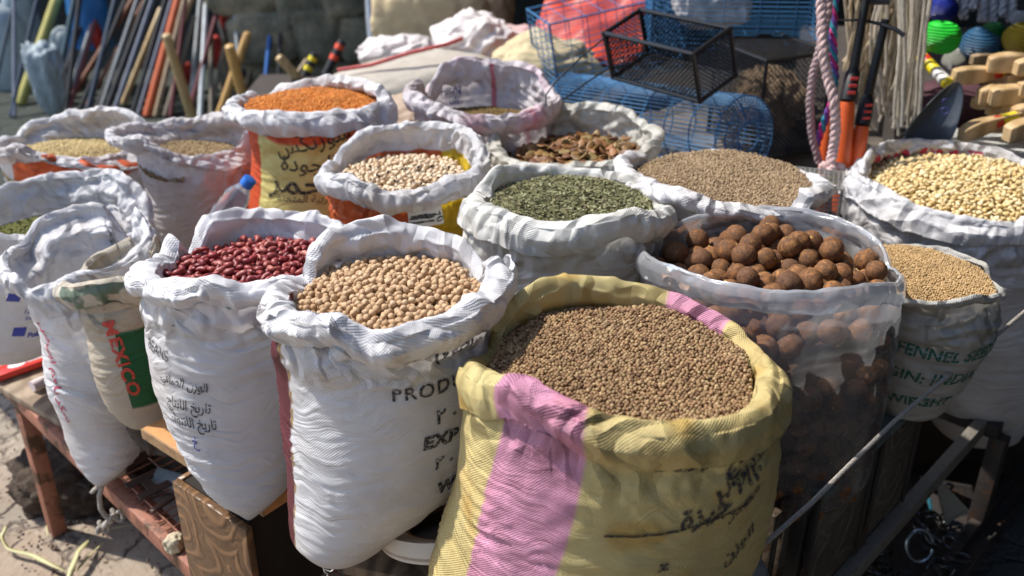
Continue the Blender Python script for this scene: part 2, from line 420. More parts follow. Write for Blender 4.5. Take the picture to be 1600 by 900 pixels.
    def text(s, txt, px, py, size, mat=None, rot=0., bold=0., inner=False, shear=0, stretch=1., name='printed_lettering', off=.0013, label=None, spacing=1.):
        cu = bpy.data.curves.new('t', 'FONT'); cu.body = txt; cu.size = size; cu.align_x = 'CENTER'; cu.align_y = 'CENTER'
        cu.offset = bold; cu.shear = shear; cu.resolution_u = 3; cu.space_character = spacing
        o = bpy.data.objects.new('t', cu); C.objects.link(o); bpy.context.view_layer.update()
        me = bpy.data.meshes.new_from_object(o.evaluated_get(bpy.context.evaluated_depsgraph_get()))
        bpy.data.objects.remove(o); bpy.data.curves.remove(cu)
        return s.decal(me, px, py, mat or INK, rot, inner, stretch, name, off, label)
    def patch(s, w, h, px, py, mat, rot=0, name='printed_patch', inner=False, off=.0009, label=None, shape=None):
        bm = bmesh.new(); pts = shape or [(-.5, -.5), (.5, -.5), (.5, .5), (-.5, .5)]
        bm.faces.new([bm.verts.new((x*w, y*h, 0)) for x, y in pts]); me = bpy.data.meshes.new(name); bm.to_mesh(me); bm.free()
        return s.decal(me, px, py, mat, rot, inner, 1., name, off, label)
    def decal(s, me, px, py, mat, rot, inner, stretch, name, off, label):
        th0, z0 = s.find(px, py, inner); bm = bmesh.new(); bm.from_mesh(me)
        bmesh.ops.triangulate(bm, faces=bm.faces[:])
        for _ in range(5):
            e = [e for e in bm.edges if e.calc_length() > .005]
            if not e: break
            bmesh.ops.subdivide_edges(bm, edges=e, cuts=1); bmesh.ops.triangulate(bm, faces=[f for f in bm.faces if len(f.verts) > 3])
        bm.to_mesh(me); bm.free(); n = len(me.vertices); a = np.empty(n*3); me.vertices.foreach_get('co', a); a = a.reshape(-1, 3)
        r = float(s.wall(np.array(th0), np.array(z0))); x = a[:, 0]*stretch; y = a[:, 1]; cr_, sr = math.cos(rot), math.sin(rot)
        X = x*cr_-y*sr; Y = x*sr+y*cr_
        if inner: X = -X
        P = s.surf((th0+X/r+math.pi) % (2*math.pi)-math.pi, z0+Y, -off if inner else off)
        me.vertices.foreach_set('co', P.astype(np.float32).ravel()); me.update(); me.materials.clear(); me.materials.append(mat)
        me.polygons.foreach_set('use_smooth', np.ones(len(me.polygons), bool))
        ob = bpy.data.objects.new(name, me); C.objects.link(ob); adopt(ob, s.root)
        if label: ob['label'] = label
        return ob
    # the level of the goods in the sack
    def level(s, z, dome=.0, tx=0., ty=0., bump=.004, grow=-.004):
        s.zf = z; s.fp = (dome, tx, ty, bump)
        th = np.linspace(-math.pi, math.pi, 96, endpoint=False)
        rw = s.wall(th, np.full(96, z)); 
        for _ in range(3):
            x = s.cx+rw*np.cos(th); y = s.cy+rw*np.sin(th); rw = s.wall(th, s.hgt(x, y, rw))
        s.ft = th; s.fr = rw+grow
        return s
    def hgt(s, x, y, rw=None):
        dx = x-s.cx; dy = y-s.cy; dome, tx, ty, b = s.fp
        r = np.hypot(dx, dy)/s.R
        return s.zf+dome*np.clip(1-r*r, -.4, 1)+tx*dx/s.R+ty*dy/s.R+b*noise(np.stack([x*14, y*14, 0*x+s.seed], -1))
    def inside(s, x, y, m=0):
        th = np.arctan2(y-s.cy, x-s.cx); r = np.hypot(x-s.cx, y-s.cy)
        return r < np.interp(th, np.append(s.ft, math.pi), np.append(s.fr, s.fr[0]))-m
    def bed(s, mat, name, drop, label, cat, skirt=True):
        K = 30; q = np.linspace(0, 1, K)[:, None]; x = s.cx+q*s.fr*np.cos(s.ft); y = s.cy+q*s.fr*np.sin(s.ft); z = s.hgt(x, y)-drop
        V = np.stack([x, y, z], -1).reshape(-1, 3); n = 96; idx = np.arange(K*n).reshape(K, n)
        F = np.stack([idx[:-1], np.roll(idx, -1, 1)[:-1], np.roll(idx, -1, 1)[1:], idx[1:]], -1).reshape(-1, 4)
        return V, F

def ico(sub=1):
    bm = bmesh.new(); bmesh.ops.create_icosphere(bm, subdivisions=sub, radius=1); bm.verts.index_update()
    V = np.array([v.co[:] for v in bm.verts]); F = np.array([[v.index for v in f.verts] for f in bm.faces]); bm.free(); return V, F
def rand_rot(n, r, flat=0.):
    """random rotation matrices; flat > 0 keeps z near up"""
    a = r.uniform(0, 2*math.pi, n); 
    if flat: tilt = r.normal(0, flat, n); az = r.uniform(0, 2*math.pi, n)
    else: tilt = np.arccos(r.uniform(-1, 1, n)); az = r.uniform(0, 2*math.pi, n)
    ca, sa = np.cos(a), np.sin(a); Z = np.zeros((n, 3, 3)); Z[:, 0, 0] = ca; Z[:, 0, 1] = -sa; Z[:, 1, 0] = sa; Z[:, 1, 1] = ca; Z[:, 2, 2] = 1
    k = np.stack([np.cos(az), np.sin(az), 0*az], 1); c, s_ = np.cos(tilt), np.sin(tilt)
    K = np.zeros((n, 3, 3)); K[:, 0, 2] = k[:, 1]; K[:, 1, 2] = -k[:, 0]; K[:, 2, 0] = -k[:, 1]; K[:, 2, 1] = k[:, 0]
    Rt = np.eye(3)+s_[:, None, None]*K+(1-c)[:, None, None]*(K@K)
    return Rt@Z
def swarm(P, V, F, R, sc):
    n = len(P); W = np.einsum('nij,nvj->nvi', R, V[None]*sc[:, None, :])+P[:, None]; k = len(V)
    FF = (F[None]+(np.arange(n)*k)[:, None, None]).reshape(-1, F.shape[1]); return W.reshape(-1, 3), FF
def grain_mat(name, cols, rough=.6, spot=None):
    m = NT(name); g = m.n('NewGeometry'); st = [(i/(max(1, len(cols)-1)), c) for i, c in enumerate(cols)]
    c = m.ramp(g.outputs['Random Per Island'], st); c = m.mixc(.22, c, m.ramp(m.noise(260, 3), [(.3, (.35,)*3), (.7, (1, 1, 1))]), 'MULTIPLY'); c = m.mixc(.35, c, m.ramp(m.noise(26, 4), [(.38, (.5,)*3), (.6, (1, 1, 1))]), 'MULTIPLY')
    m.l(c, m.b.inputs['Base Color']); m.b.inputs['Roughness'].default_value = rough; m.b.inputs['Specular IOR Level'].default_value = .35
    return m.m
def merge(o, b):
    """b's mesh joins o's, keeping its own material"""
    me = o.data; bm = bmesh.new(); bm.from_mesh(me)
    nf = len(bm.faces); bm.from_mesh(b.data); bm.faces.ensure_lookup_table()
    for f in bm.faces[nf:]: f.material_index = 1; f.smooth = True
    bm.to_mesh(me); bm.free(); me.materials.append(b.data.materials[0]); bpy.data.objects.remove(b); return o
def fill_stuff(s, name, label, cat, d, shape, mat, sc=(1, 1, 1), flat=0., layers=2, var=.15, sub=1, jitter=.17, under=(.08, .06, .04), V=None, F=None, seed=0):
    """a bed of countless small grains: one object"""
    r = np.random.default_rng(s.seed*13+seed); R = s.fr.max(); n = int(2*R/d)+2; pts = []
    for L_ in range(layers):
        j, i = np.meshgrid(np.arange(n), np.arange(int(n/.866)+2))
        x = s.cx-R+(j+.5*(i % 2)+L_*.5)*d; y = s.cy-R+(i*.866+L_*.577)*d
        x = x+r.normal(0, d*jitter, x.shape); y = y+r.normal(0, d*jitter, y.shape); k = s.inside(x, y, .000); x, y = x[k], y[k]
        z = s.hgt(x, y)-L_*d*.62+r.uniform(-.25, .25, x.shape)*d; pts.append(np.stack([x, y, z], 1))
    P = np.concatenate(pts); k = len(P)
    if V is None: V, F = ico(sub)
    scl = np.array(sc)[None]*d*.5*(1+r.normal(0, var, (k, 1)))
    GV, GF = swarm(P, V, F, rand_rot(k, r, flat), scl)
    BV, BF = s.bed(None, '', d*1.1, '', '')
    # bed and grains in one mesh, the bed coloured dark as shade in the gaps
    o = mesh_obj(name, GV, GF, mat); 
    o = merge(o, mesh_obj('bed', BV, BF, simple('bed_'+name, under, .95, var=.1)))
    local(o); tag(o, label, cat, None, 'stuff'); return o
def heap(s, N, d, seed, K=26, zoff=0., margin=.45, dims=None):
    """drop N round bodies one by one, each comes to rest in a low spot"""
    r = np.random.default_rng(seed); R = s.fr.max(); P = np.zeros((N, 3)); n = 0
    while n < N:
        x = s.cx+r.uniform(-R, R, K*3); y = s.cy+r.uniform(-R, R, K*3); k = s.inside(x, y, d*margin); x, y = x[k][:K], y[k][:K]
        if not len(x): continue
        z = s.hgt(x, y)+zoff
        if n:
            dx = x[:, None]-P[None, :n, 0]; dy = y[:, None]-P[None, :n, 1]; q = d*d*.80-dx*dx-dy*dy
            z = np.maximum(z, np.where(q > 0, P[None, :n, 2]+np.sqrt(np.maximum(q, 0)), -9).max(1))
        rel = z-s.hgt(x, y); b = np.argmin(rel); P[n] = (x[b], y[b], z[b]); n += 1
    return P
def counted(s, P, d, name, labels, cat, group, variants, sizes, mat, flat=0., seed=0, limit=300, rest_label=None, under=None, oldmat=None):
    """individual goods (at most `limit`, those that show largest), the rest as one object"""
    r = np.random.default_rng(seed+99); n = len(P)
    cov = np.zeros(n)
    tocam = np.array([0, 0, H])-P; dist = np.linalg.norm(tocam, axis=1); u = tocam/dist[:, None]
    for i in range(n):
        v = P-P[i]; along = v@u[i]; side = np.linalg.norm(v-along[:, None]*u[i], axis=1); cov[i] = ((along > d*.3) & (side < d*.42)).sum()
    px, py = proj(P); order = np.lexsort((dist, cov)); keep = order[:limit]; rest = order[limit:]
    R = rand_rot(n, r, flat); sc = np.array(sizes)[None]*(1+r.normal(0, .07, (n, 3)))
    meshes = []
    for k, (V, F) in enumerate(variants):
        o = mesh_obj(name, V, F, mat); meshes.append(o.data); bpy.data.objects.remove(o)
    for c, i in enumerate(keep):
        o = bpy.data.objects.new(name, meshes[c % len(meshes)]); C.objects.link(o)
        M = Matrix(R[i].tolist()).to_4x4(); M.translation = Vector(P[i].tolist()); o.matrix_world = M@Matrix.Diagonal((*sc[i].tolist(), 1))
        tag(o, labels if isinstance(labels, str) else labels[c % len(labels)], cat, group)
    V, F = variants[0]
    if len(rest): GV, GF = swarm(P[rest], V, F, R[rest], sc[rest])
    if under is not None:
        BV, BF = s.bed(None, '', 0, '', ''); BV[:, 2] -= d*.35
        b = mesh_obj(name+'_heap', BV, BF, simple('bed_'+name, under, .95, var=.2, scale=150))  # dark bed colour paints the shade between the pieces
        if len(rest):
            g = mesh_obj('g', GV, GF, mat); b = merge(b, g)
        local(b); tag(b, rest_label, cat, None, 'stuff')
    elif len(rest):
        o = mesh_obj(name+'_heap', GV, GF, oldmat or mat); local(o); tag(o, rest_label, cat, None, 'stuff')

# ------------------------------------------------------------------ the setting
def ground():
    m = NT('trodden_stone_floor'); tc = m.n('TexCoord').outputs['Object']
    n1 = m.noise(3.2, 8, .68); c = m.ramp(n1, [(.25, (.22, .155, .11)), (.5, (.37, .275, .20)), (.75, (.43, .34, .26))])
    n2 = m.noise(1.1, 7, .65); c = m.mixc(m.ramp(n2, [(.42, (0, 0, 0)), (.62, (.85,)*3)]), c, (.30, .28, .23))
    n3 = m.noise(34, 5, .7); c = m.mixc(m.ramp(n3, [(.60, (0, 0, 0)), (.72, (.7,)*3)]), c, (.12, .09, .07))
    vo = m.n('TexVoronoi', feature='DISTANCE_TO_EDGE', Scale=1.9); wn = m.n('TexNoise', Scale=3., Detail=5.); m.l(tc, wn.inputs['Vector'])
    vv = m.n('VectorMath', operation='ADD'); m.l(tc, vv.inputs[0]); m.l(wn.outputs['Color'], vv.inputs[1]); m.l(vv.outputs[0], vo.inputs['Vector'])
    e = m.ramp(vo.outputs['Distance'], [(.0, (1, 1, 1)), (.022, (0, 0, 0))]); c = m.mixc(e, c, (.13, .10, .08))
    # greenish grey concrete yard behind the stall, its shade darkened into the colour
    sp = m.n('SeparateXYZ'); m.l(tc, sp.inputs[0]); yb = m.math('ADD', sp.outputs[1], m.math('MULTIPLY', m.noise(2., 4), 1.2))
    m.l(m.mixc(m.ramp(m.math('MULTIPLY', yb, .1), [(.36, (0, 0, 0)), (.42, (1, 1, 1))]), c, (.036, .045, .037)), m.b.inputs['Base Color'])
    xb = m.ramp(m.math('MULTIPLY', m.math('ADD', sp.outputs[0], m.math('MULTIPLY', m.noise(3., 4), .2)), .5), [(.25, (0, 0, 0)), (.30, (1, 1, 1))])
    last = m.t.links[-1]
    base = m.b.inputs['Base Color'].links[0].from_socket
    m.l(m.mixc(xb, base, (.060, .062, .058)), m.b.inputs['Base Color'])  # shade over the right part of the floor painted into its colour
    m.b.inputs['Roughness'].default_value = .85
    h = m.math('ADD', m.math('MULTIPLY', n1, 1.2), m.math('MULTIPLY', m.ramp(vo.outputs['Distance'], [(0, (0, 0, 0)), (.05, (1, 1, 1))]), .5))
    b = m.bump(h, .02); b = m.bump(m.noise(60, 6, .75), .004, 1., b); m.l(b, m.b.inputs['Normal'])
    n = 120; g = np.linspace(-1, 1, n); g = np.sign(g)*(np.abs(g)**2.2)*30; X, Y = np.meshgrid(g, g+3); Z = .006*fbm(np.stack([X*2, Y*2, 0*X], -1), 3)*(np.abs(X) < 6)
    idx = np.arange(n*n).reshape(n, n); F = np.stack([idx[:-1, :-1], idx[:-1, 1:], idx[1:, 1:], idx[1:, :-1]], -1).reshape(-1, 4)
    tag(mesh_obj('ground', np.stack([X, Y, Z-.006], -1).reshape(-1, 3), F, m.m), kind='structure')
ground()
def rust_paint(name, col, rust=(.10, .045, .02), th=.55):
    m = NT(name); c = m.ramp(m.noise(18, 6, .7), [(th-.06, col), (th+.03, rust)]); c = m.mixc(.35, c, m.ramp(m.noise(90, 4), [(.3, (.4,)*3), (.7, (1, 1, 1))]), 'MULTIPLY')
    m.l(c, m.b.inputs['Base Color']); m.b.inputs['Roughness'].default_value = .6; m.l(m.bump(m.noise(120, 5, .7), .0012), m.b.inputs['Normal']); return m.m
M_redpaint = rust_paint('red_brown_painted_steel', (.36, .145, .09))
M_darksteel = rust_paint('dark_painted_steel', (.035, .03, .028), (.07, .035, .02), .6)
M_greysteel = rust_paint('worn_grey_steel', (.22, .20, .17), (.10, .075, .055), .6)
M_blacksteel = simple('black_enamel', (.012, .012, .014), .35, var=.3)
def wood(name, c1, c2, scale=14, rough=.6, rings=False):
    m = NT(name); tc = m.n('TexCoord').outputs['Object']; mp = m.n('Mapping'); m.l(tc, mp.inputs[0]); mp.inputs['Scale'].default_value = (1, 1, .12) if not rings else (1, 1, 1)
    wv = m.n('TexWave', Scale=scale, Distortion=9., Detail=4.); wv.inputs['Detail Scale'].default_value = 1.4; m.l(mp.outputs[0], wv.inputs['Vector'])
    c = m.ramp(wv.outputs['Fac'], [(.1, c1), (.8, c2)]); c = m.mixc(.5, c, m.ramp(m.noise(30, 6, .7), [(.3, (.5,)*3), (.65, (1, 1, 1))]), 'MULTIPLY')
    m.l(c, m.b.inputs['Base Color']); m.b.inputs['Roughness'].default_value = rough; m.l(m.bump(wv.outputs['Fac'], .0008), m.b.inputs['Normal']); return m.m
M_board = wood('grey_brown_plank', (.26, .19, .13), (.40, .31, .22), 6, .8)
M_veneer = simple('orange_veneer', (.56, .27, .10), .42, var=.12, scale=40, dirt=(.42, .20, .08))
M_edge = simple('chipped_veneer_edge', (.33, .20, .10), .7, var=.4, scale=90)

def bar(p, q, w_, h_, mb, bev=.002, roll=0.):
    p = np.array(p, float); q = np.array(q, float); d = q-p; L = np.linalg.norm(d)
    R = Vector(d).to_track_quat('X', 'Z').to_matrix()
    mb.box((p+q)/2, (L, w_, h_), rot=R.to_4x4(), bev=bev)
# --- the stall: a metal frame whose corner points to the viewer
ZF = .37
A0 = at(32, 612, ZF); K0 = at(330, 900, ZF); dl = (K0-A0)/np.linalg.norm(K0-A0); Kc = np.array([.041, .680, ZF])
B0 = at(1566, 662, ZF)
dr = np.array([.683, .730, 0.])
inn_l = np.array([dl[1], -dl[0], 0])*-1; inn_l = inn_l if inn_l[1] > 0 else -inn_l
inn_r = np.array([-dr[1], dr[0], 0])
stall = empty('stall_frame', ((A0+B0)/2)*[1, 1, 0], 'low rusty steel stall frame with a wire grille and a corner towards the viewer', 'stall frame')
mb = MB(); Pf = A0-dl*.9
bar(Pf+[0, 0, -.018], Kc+[0, 0, -.018], .030, .034, mb); bar(Pf+[0, 0, -.030]+inn_l*.022, Kc+[0, 0, -.030]+inn_l*.03, .026, .004, mb)
mb.build('left_rail', M_redpaint, stall)
mb = MB(); bar(Kc+[0, 0, -.018], Kc+dr*1.42+[0, 0, -.018], .022, .034, mb); mb.build('right_rail', M_greysteel, stall)
for p, q, nm, mt in ((A0, A0*[1, 1, 0], 'leg', M_redpaint), (B0+dr*.012, at(1521, 880, 0)*0+(B0+dr*.012)*[1, 1, 0], 'leg', M_darksteel)):
    mb = MB(); mb.box(((p+q)/2)+[0, 0, -.018], (.032, .032, p[2]-.036), rz=math.atan2(dl[1], dl[0]), bev=.002); mb.build(nm, mt, stall)
mb = MB(); back = B0+inn_r*1.0; bl = Pf+inn_l*1.0
for p in (back, bl): mb.box((p*[1, 1, .5]), (.03, .03, ZF-.04)); 
bar(B0+[0, 0, -.018], back+[0, 0, -.018], .03, .03, mb); bar(bl+[0, 0, -.018], back+[0, 0, -.018], .03, .03, mb); mb.build('back_rails', M_darksteel, stall)
mb = MB()                                   # wire grille lying on the left rail
for i in range(46):
    p = A0+dl*(.09+i*.0235+random.uniform(-.002, .002)); mb.tube([p+[0, 0, .003], p+inn_l*.34+[0, 0, .004]], .0016, 5)
for j in (.012, .075, .14, .21, .29): mb.tube([A0+dl*.05+inn_l*j+[0, 0, .0065], Kc-dl*.02+inn_l*j+[0, 0, .0065]], .0017, 5)
mb.build('wire_grille', M_redpaint, stall)
mb = MB(); bar(at(1462, 900, .12), at(1462, 900, .12)+dr*.5, .02, .025, mb); bar(Kc+[0, 0, -.25], B0+[0, 0, -.25], .02, .02, mb); mb.build('lower_rail', M_darksteel, stall)
# --- plank table top on the left part
mb = MB(); q0 = at(-150, 520, .385); q1 = at(112, 672, .385); d = (q1-q0)/np.linalg.norm(q1-q0); nn = np.array([-d[1], d[0], 0])
for k in range(3):
    c = (q0+q1)/2+nn*(.055+k*.112); mb.box(c+[0, 0, -.006+.0006*k], (np.linalg.norm(q1-q0)-.01*k, .108, .016), rz=math.atan2(d[1], d[0]), bev=.002)
tag(mb.build('plank_top', M_board, top=True), 'weathered wooden plank top under the far left sack, beside the red packet', 'plank')
# --- dark deck carrying the sacks in the middle and behind (a low plywood platform)
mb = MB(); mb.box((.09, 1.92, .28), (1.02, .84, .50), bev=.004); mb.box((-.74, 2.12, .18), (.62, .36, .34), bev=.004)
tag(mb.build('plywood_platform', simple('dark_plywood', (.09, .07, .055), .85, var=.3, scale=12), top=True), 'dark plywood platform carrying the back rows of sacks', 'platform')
# --- wooden drawer box with carved ornament under the kidney beans
def carved(name, c1, c2):
    m = NT(name); tc = m.n('TexCoord').outputs['Object']; vo = m.n('TexVoronoi', Scale=8.5, feature='F1'); wn = m.n('TexNoise', Scale=7., Detail=2.); m.l(tc, wn.inputs['Vector'])
    sc_ = m.n('VectorMath', operation='SCALE'); m.l(wn.outputs['Color'], sc_.inputs[0]); sc_.inputs['Scale'].default_value = .10
    vv = m.n('VectorMath', operation='ADD'); m.l(tc, vv.inputs[0]); m.l(sc_.outputs[0], vv.inputs[1]); m.l(vv.outputs[0], vo.inputs['Vector'])
    rg = m.math('SINE', m.math('MULTIPLY', vo.outputs['Distance'], 30.)); fine = m.math('SINE', m.math('MULTIPLY', m.noise(9, 3, .5), 95.))
    big = m.math('MAXIMUM', rg, m.math('MULTIPLY', fine, .18))
    c = m.ramp(m.math('ADD', m.math('MULTIPLY', big, .3), .5), [(.2, c1), (.62, c2), (.85, tuple(min(1, x*1.5) for x in c2))]); c = m.mixc(.6, c, m.ramp(m.noise(25, 6, .7), [(.3, (.4,)*3), (.7, (1, 1, 1))]), 'MULTIPLY')
    m.l(c, m.b.inputs['Base Color']); m.b.inputs['Roughness'].default_value = .4; m.l(m.bump(big, .0022, .8), m.b.inputs['Normal']); return m.m
M_carved = carved('carved_brown_wood', (.065, .034, .016), (.17, .088, .038)); M_carved_dark = carved('carved_dark_wood', (.05, .038, .026), (.12, .095, .07))
f0 = at(298, 890, .376); ZT = .585
f0 = np.array([-.507, 1.185, .376]); dirf = at(412, 790, ZT)-at(222, 668, ZT); dirf /= np.linalg.norm(dirf); nrm = np.array([-dirf[1], dirf[0], 0]); nrm = nrm if nrm[1] > 0 else -nrm
box = empty('drawer_box', f0+dirf*.1+nrm*.12, 'small wooden drawer box with carved brown front and orange veneer top, under the kidney beans', 'drawer box')
ang = math.atan2(dirf[1], dirf[0]); hh = ZT-.02-.376
mb = MB(); mb.box(f0+dirf*.088+nrm*.006+[0, 0, hh/2], (.174, .012, hh), rz=ang, bev=.0015); mb.build('carved_front', M_carved, box)
mb = MB(); mb.box(f0+nrm*.16+dirf*.004+[0, 0, hh/2], (.30, .010, hh), rz=ang+math.pi/2, bev=.0015); mb.build('side_panel', M_carved, box)
mb = MB(); mb.box(f0+dirf*.0855+nrm*.15+[0, 0, hh/2], (.150, .27, hh-.006), rz=ang); mb.build('inner_case', simple('dark_gap', (.02, .015, .012), .9), box)
t0 = at(222, 668, ZT); mb = MB(); mb.box(t0+dirf*.150+nrm*.155+[0, 0, -.010], (.30, .31, .018), rz=ang, bev=.0015); mb.build('top_board', M_veneer, box)
mb = MB(); mb.box(t0+dirf*.150-nrm*.0016+[0, 0, -.010], (.30, .003, .0175), rz=ang); mb.build('edge_strip', M_edge, box)
# support under the middle front: weathered crate
mb = MB(); cc = at(600, 905, .56)
for k in range(4): mb.box((-.10+.004*k, 1.00+.075*k, .565+.001*(k % 2)), (.24, .070, .018), rz=-.28, bev=.003)
for x in (-.17, -.02):
    for k in range(3): mb.box((x, 1.0+(-.05 if x > -.1 else .06), .41+k*.05), (.02, .30, .042), rz=-.28, bev=.003)
tag(mb.build('weathered_crate', wood('weathered_slat', (.10, .065, .04), (.22, .15, .09), 9, .85), top=True), 'weathered slatted wooden crate under the chickpea sack', 'crate')
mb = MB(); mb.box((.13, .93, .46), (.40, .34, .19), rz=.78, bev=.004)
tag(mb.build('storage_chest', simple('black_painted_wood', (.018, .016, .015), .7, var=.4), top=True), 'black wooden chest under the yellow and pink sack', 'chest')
# --- dark carved cabinets on the right
u1 = at(1269, 775, .605); u3 = at(1473, 624, .605); du = np.array([.70, .714, 0]); du = np.array([.683, .730, 0.]); nu = np.array([-du[1], du[0], 0])
def cabinet(p, L, label, dx):
    e = empty('drawer_cabinet', p+du*L/2+nu*.12-[0, 0, .235], label, 'cabinet', 'dark carved cabinets on the right rail'); a = math.atan2(du[1], du[0]); h_ = .605-.372
    mb = MB(); mb.box(p+du*L/2+nu*.13+[0, 0, -h_/2], (L-.006, .25, h_), rz=a, bev=.003); mb.build('case', simple('cabinet_case', (.05, .045, .038), .6, var=.3), e)
    mb = MB(); mb.box(p+du*L/2-nu*.001+[0, 0, -h_/2], (L-.018, .008, h_-.014), rz=a, bev=.003); mb.build('carved_front', M_carved_dark, e)
    mb = MB(); mb.box(p+du*L/2+nu*.12+[0, 0, .0065], (L+.004, .28, .012), rz=a, bev=.003); mb.build('top_board', simple('cabinet_top', (.10, .12, .11), .35, var=.3, scale=9), e)
    for k in (.01, L-.01): mb = MB(); mb.box(p+du*k-nu*.006+[0, 0, -h_/2], (.010, .008, h_-.01), rz=a, bev=.002); mb.build('corner_strip', M_darksteel, e)
cabinet(u1, .205, 'dark carved cabinet nearest the yellow sack, behind the long grey rail', 0)
cabinet(u1+du*.212, .17, 'farther dark carved cabinet under the small seed sack', 1)
e = empty('rusty_bracket', u1-du*.07+[0, 0, -.2], 'rusty flat brackets standing left of the dark carved cabinets', 'bracket')
for k in (0, .035): mb = MB(); mb.box(u1-du*(.03+k)+nu*.02+[0, 0, -.10], (.020, .012, .20), rz=math.atan2(du[1], du[0]), bev=.002); mb.build('plate', rust_paint('rusty_plate_%d' % (k*100), (.10, .075, .05), (.05, .028, .016), .5), e)
# a block of planks behind for the corn sack
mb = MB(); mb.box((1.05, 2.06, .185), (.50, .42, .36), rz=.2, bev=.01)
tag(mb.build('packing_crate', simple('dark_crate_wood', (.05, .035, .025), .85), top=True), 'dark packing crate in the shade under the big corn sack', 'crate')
# --- background wall and added unseen walls, coloured dark for shade
M_dark = simple('shade_dark_plaster', (.035, .034, .03), .95, var=.4, scale=3)  # near black colour puts the darkness into the walls
def wallbox(c, size, rz, label, mat=M_dark, name='dark_wall'):
    mb = MB(); mb.box(c, size, rz=rz); tag(mb.build(name, mat, top=True), label, 'wall')
wallbox((-1.2, 6.4, 1.5), (9, .2, 3), 0, 'plaster wall with shade darkened into its colour, behind the leaning tool handles')
wallbox((3.0, 3.6, 1.5), (.2, 6.4, 3), 0, 'added dark wall deepening the shade to the right of the rope goods', name='added_shade_side_wall')  # side wall added to keep this side dark
wallbox((1.95, -.6, 1.5), (.2, 5.4, 3.2), 0, 'added dark wall blocking light at the right hand, outside the picture', name='unseen_shade_wall')  # unseen wall added to hold light off the right side
wallbox((.55, -1.7, 1.6), (3.1, .2, 3.4), 0, 'added dark wall blocking light behind the viewer at the right, outside the picture', name='unseen_shade_wall')  # unseen wall added to cut light on the right-hand fronts
mb = MB(); nsh = 60; xs = np.linspace(1.2, 5.2, nsh); zs = 2.35+.05*np.sin(xs*5)
V = [(x, y, z+.02*math.sin(y*3)) for y in (1.0, 2.2, 3.4, 4.6, 6.3) for x, z in zip(xs-1.05, zs)]
F = [(i*nsh+j, i*nsh+j+1, (i+1)*nsh+j+1, (i+1)*nsh+j) for i in range(4) for j in range(nsh-1)]
mb.add(V, F); o = mb.build('unseen_shade_canopy', simple('shade_canopy_cloth', (.10, .09, .07), .9), top=True); so = o.modifiers.new('s', 'SOLIDIFY'); so.thickness = .01  # unseen canopy added to keep sun and sky off the right side
tag(o, 'added dark canopy shading the right side of the stall, unseen above the picture', 'awning')
# ------------------------------------------------------------------ colour patterns of the sacks
def band(th, c, w, soft=2.5):
    d = np.abs((th-c+180) % 360-180); return (1-smooth(w-soft, w+soft, d))[..., None]
def c_yellow(Cc, th, G, zn, sa, s):
    Cc = np.ones_like(Cc)*[.68, .56, .25]
    Cc = Cc*(1+.10*noise(G*9)[..., None])
    zz = np.clip((s.rz.mean()-G[..., 2])/.36, 0, 1); zz = np.where(zn > 0, 0, zz)
    f = np.maximum(band(th+12*zz, -124, 16.5, .9), band(th, 50, 15, .9))
    pink = np.array([.68, .31, .45])*(1+.25*fbm(G*30, 2)[..., None])
    Cc = Cc*(1-f)+pink*f
    st = smooth(.25, .6, noise(G*16+40))[..., None]*.6*(1-f); Cc = Cc*(1-st)+np.array([.60, .36, .07])*st
    return Cc
def c_chick(Cc, th, G, zn, sa, s):
    f = band(th, -164, 20, 1)*(zn == 0)[..., None]; Cc = Cc*(1-f)+np.array([.15, .035, .045])*f
    g = band(th, -143, .9, .5)*(zn == 0)[..., None]*(noise(G*60) > -.15)[..., None]; return Cc*(1-g)+np.array([.45, .27, .06])*g
def c_lentil(Cc, th, G, zn, sa, s):
    b = (zn == 0)[..., None]*(sa < -.03)[..., None]; red = np.array([.80, .12, .04])
    zz = s.rz.mean()-G[..., 2]
    f = b*1.; Cc = Cc*(1-f)+red*f
    y = b*(np.abs((th+98+180) % 360-180) < 37)[..., None]*smooth(.052, .057, zz+.028*np.abs((th+98)/37.)**4)[..., None]; Cc = Cc*(1-y)+np.array([.88, .76, .28])*y
    return Cc
def c_black(Cc, th, G, zn, sa, s):
    b = (zn == 0)[..., None]*(sa < -.04)[..., None]*1.; o = np.array([.72, .16, .05]); ye = np.array([.80, .55, .03])
    k = smooth(-66, -63, (th+720+180) % 360-180)[..., None]*smooth(-66, -62, -np.abs(th+20)-0)[..., None]*0+((th > -75) & (th < 60))[..., None]*1.
    Cc = Cc*(1-b)+(o*(1-k)+ye*k)*b
    c2 = (zn == 2)[..., None]*smooth(.2, .5, noise(G*18+9))[..., None]*.25; return Cc*(1-c2)*.93+np.array([.8, .70, .35])*c2
def c_pink(Cc, th, G, zn, sa, s):
    Cc = np.ones_like(Cc)*[.80, .74, .77]; f = smooth(-.1, .5, noise(G*10+3))[..., None]*.7*(zn > 0)[..., None]
    Cc = Cc*(1-f)+np.array([.85, .50, .60])*f
    g = band(th, 82, 2.2, 1)*(zn == 0)[..., None]; g2 = band(th, -50, 2.4, 1)*.5; g = np.maximum(g, g2); return Cc*(1-g)+np.array([.66, .20, .24])*g
def c_cous(Cc, th, G, zn, sa, s):
    b = (zn == 0)[..., None]*1.; zz = s.rz.mean()-G[..., 2]
    f = b*(np.abs((th+62+180) % 360-180) < 62)[..., None]*(1-smooth(.062, .068, zz-.00*th))[..., None]; Cc = Cc*(1-f)+np.array([.75, .16, .06])*f; return Cc
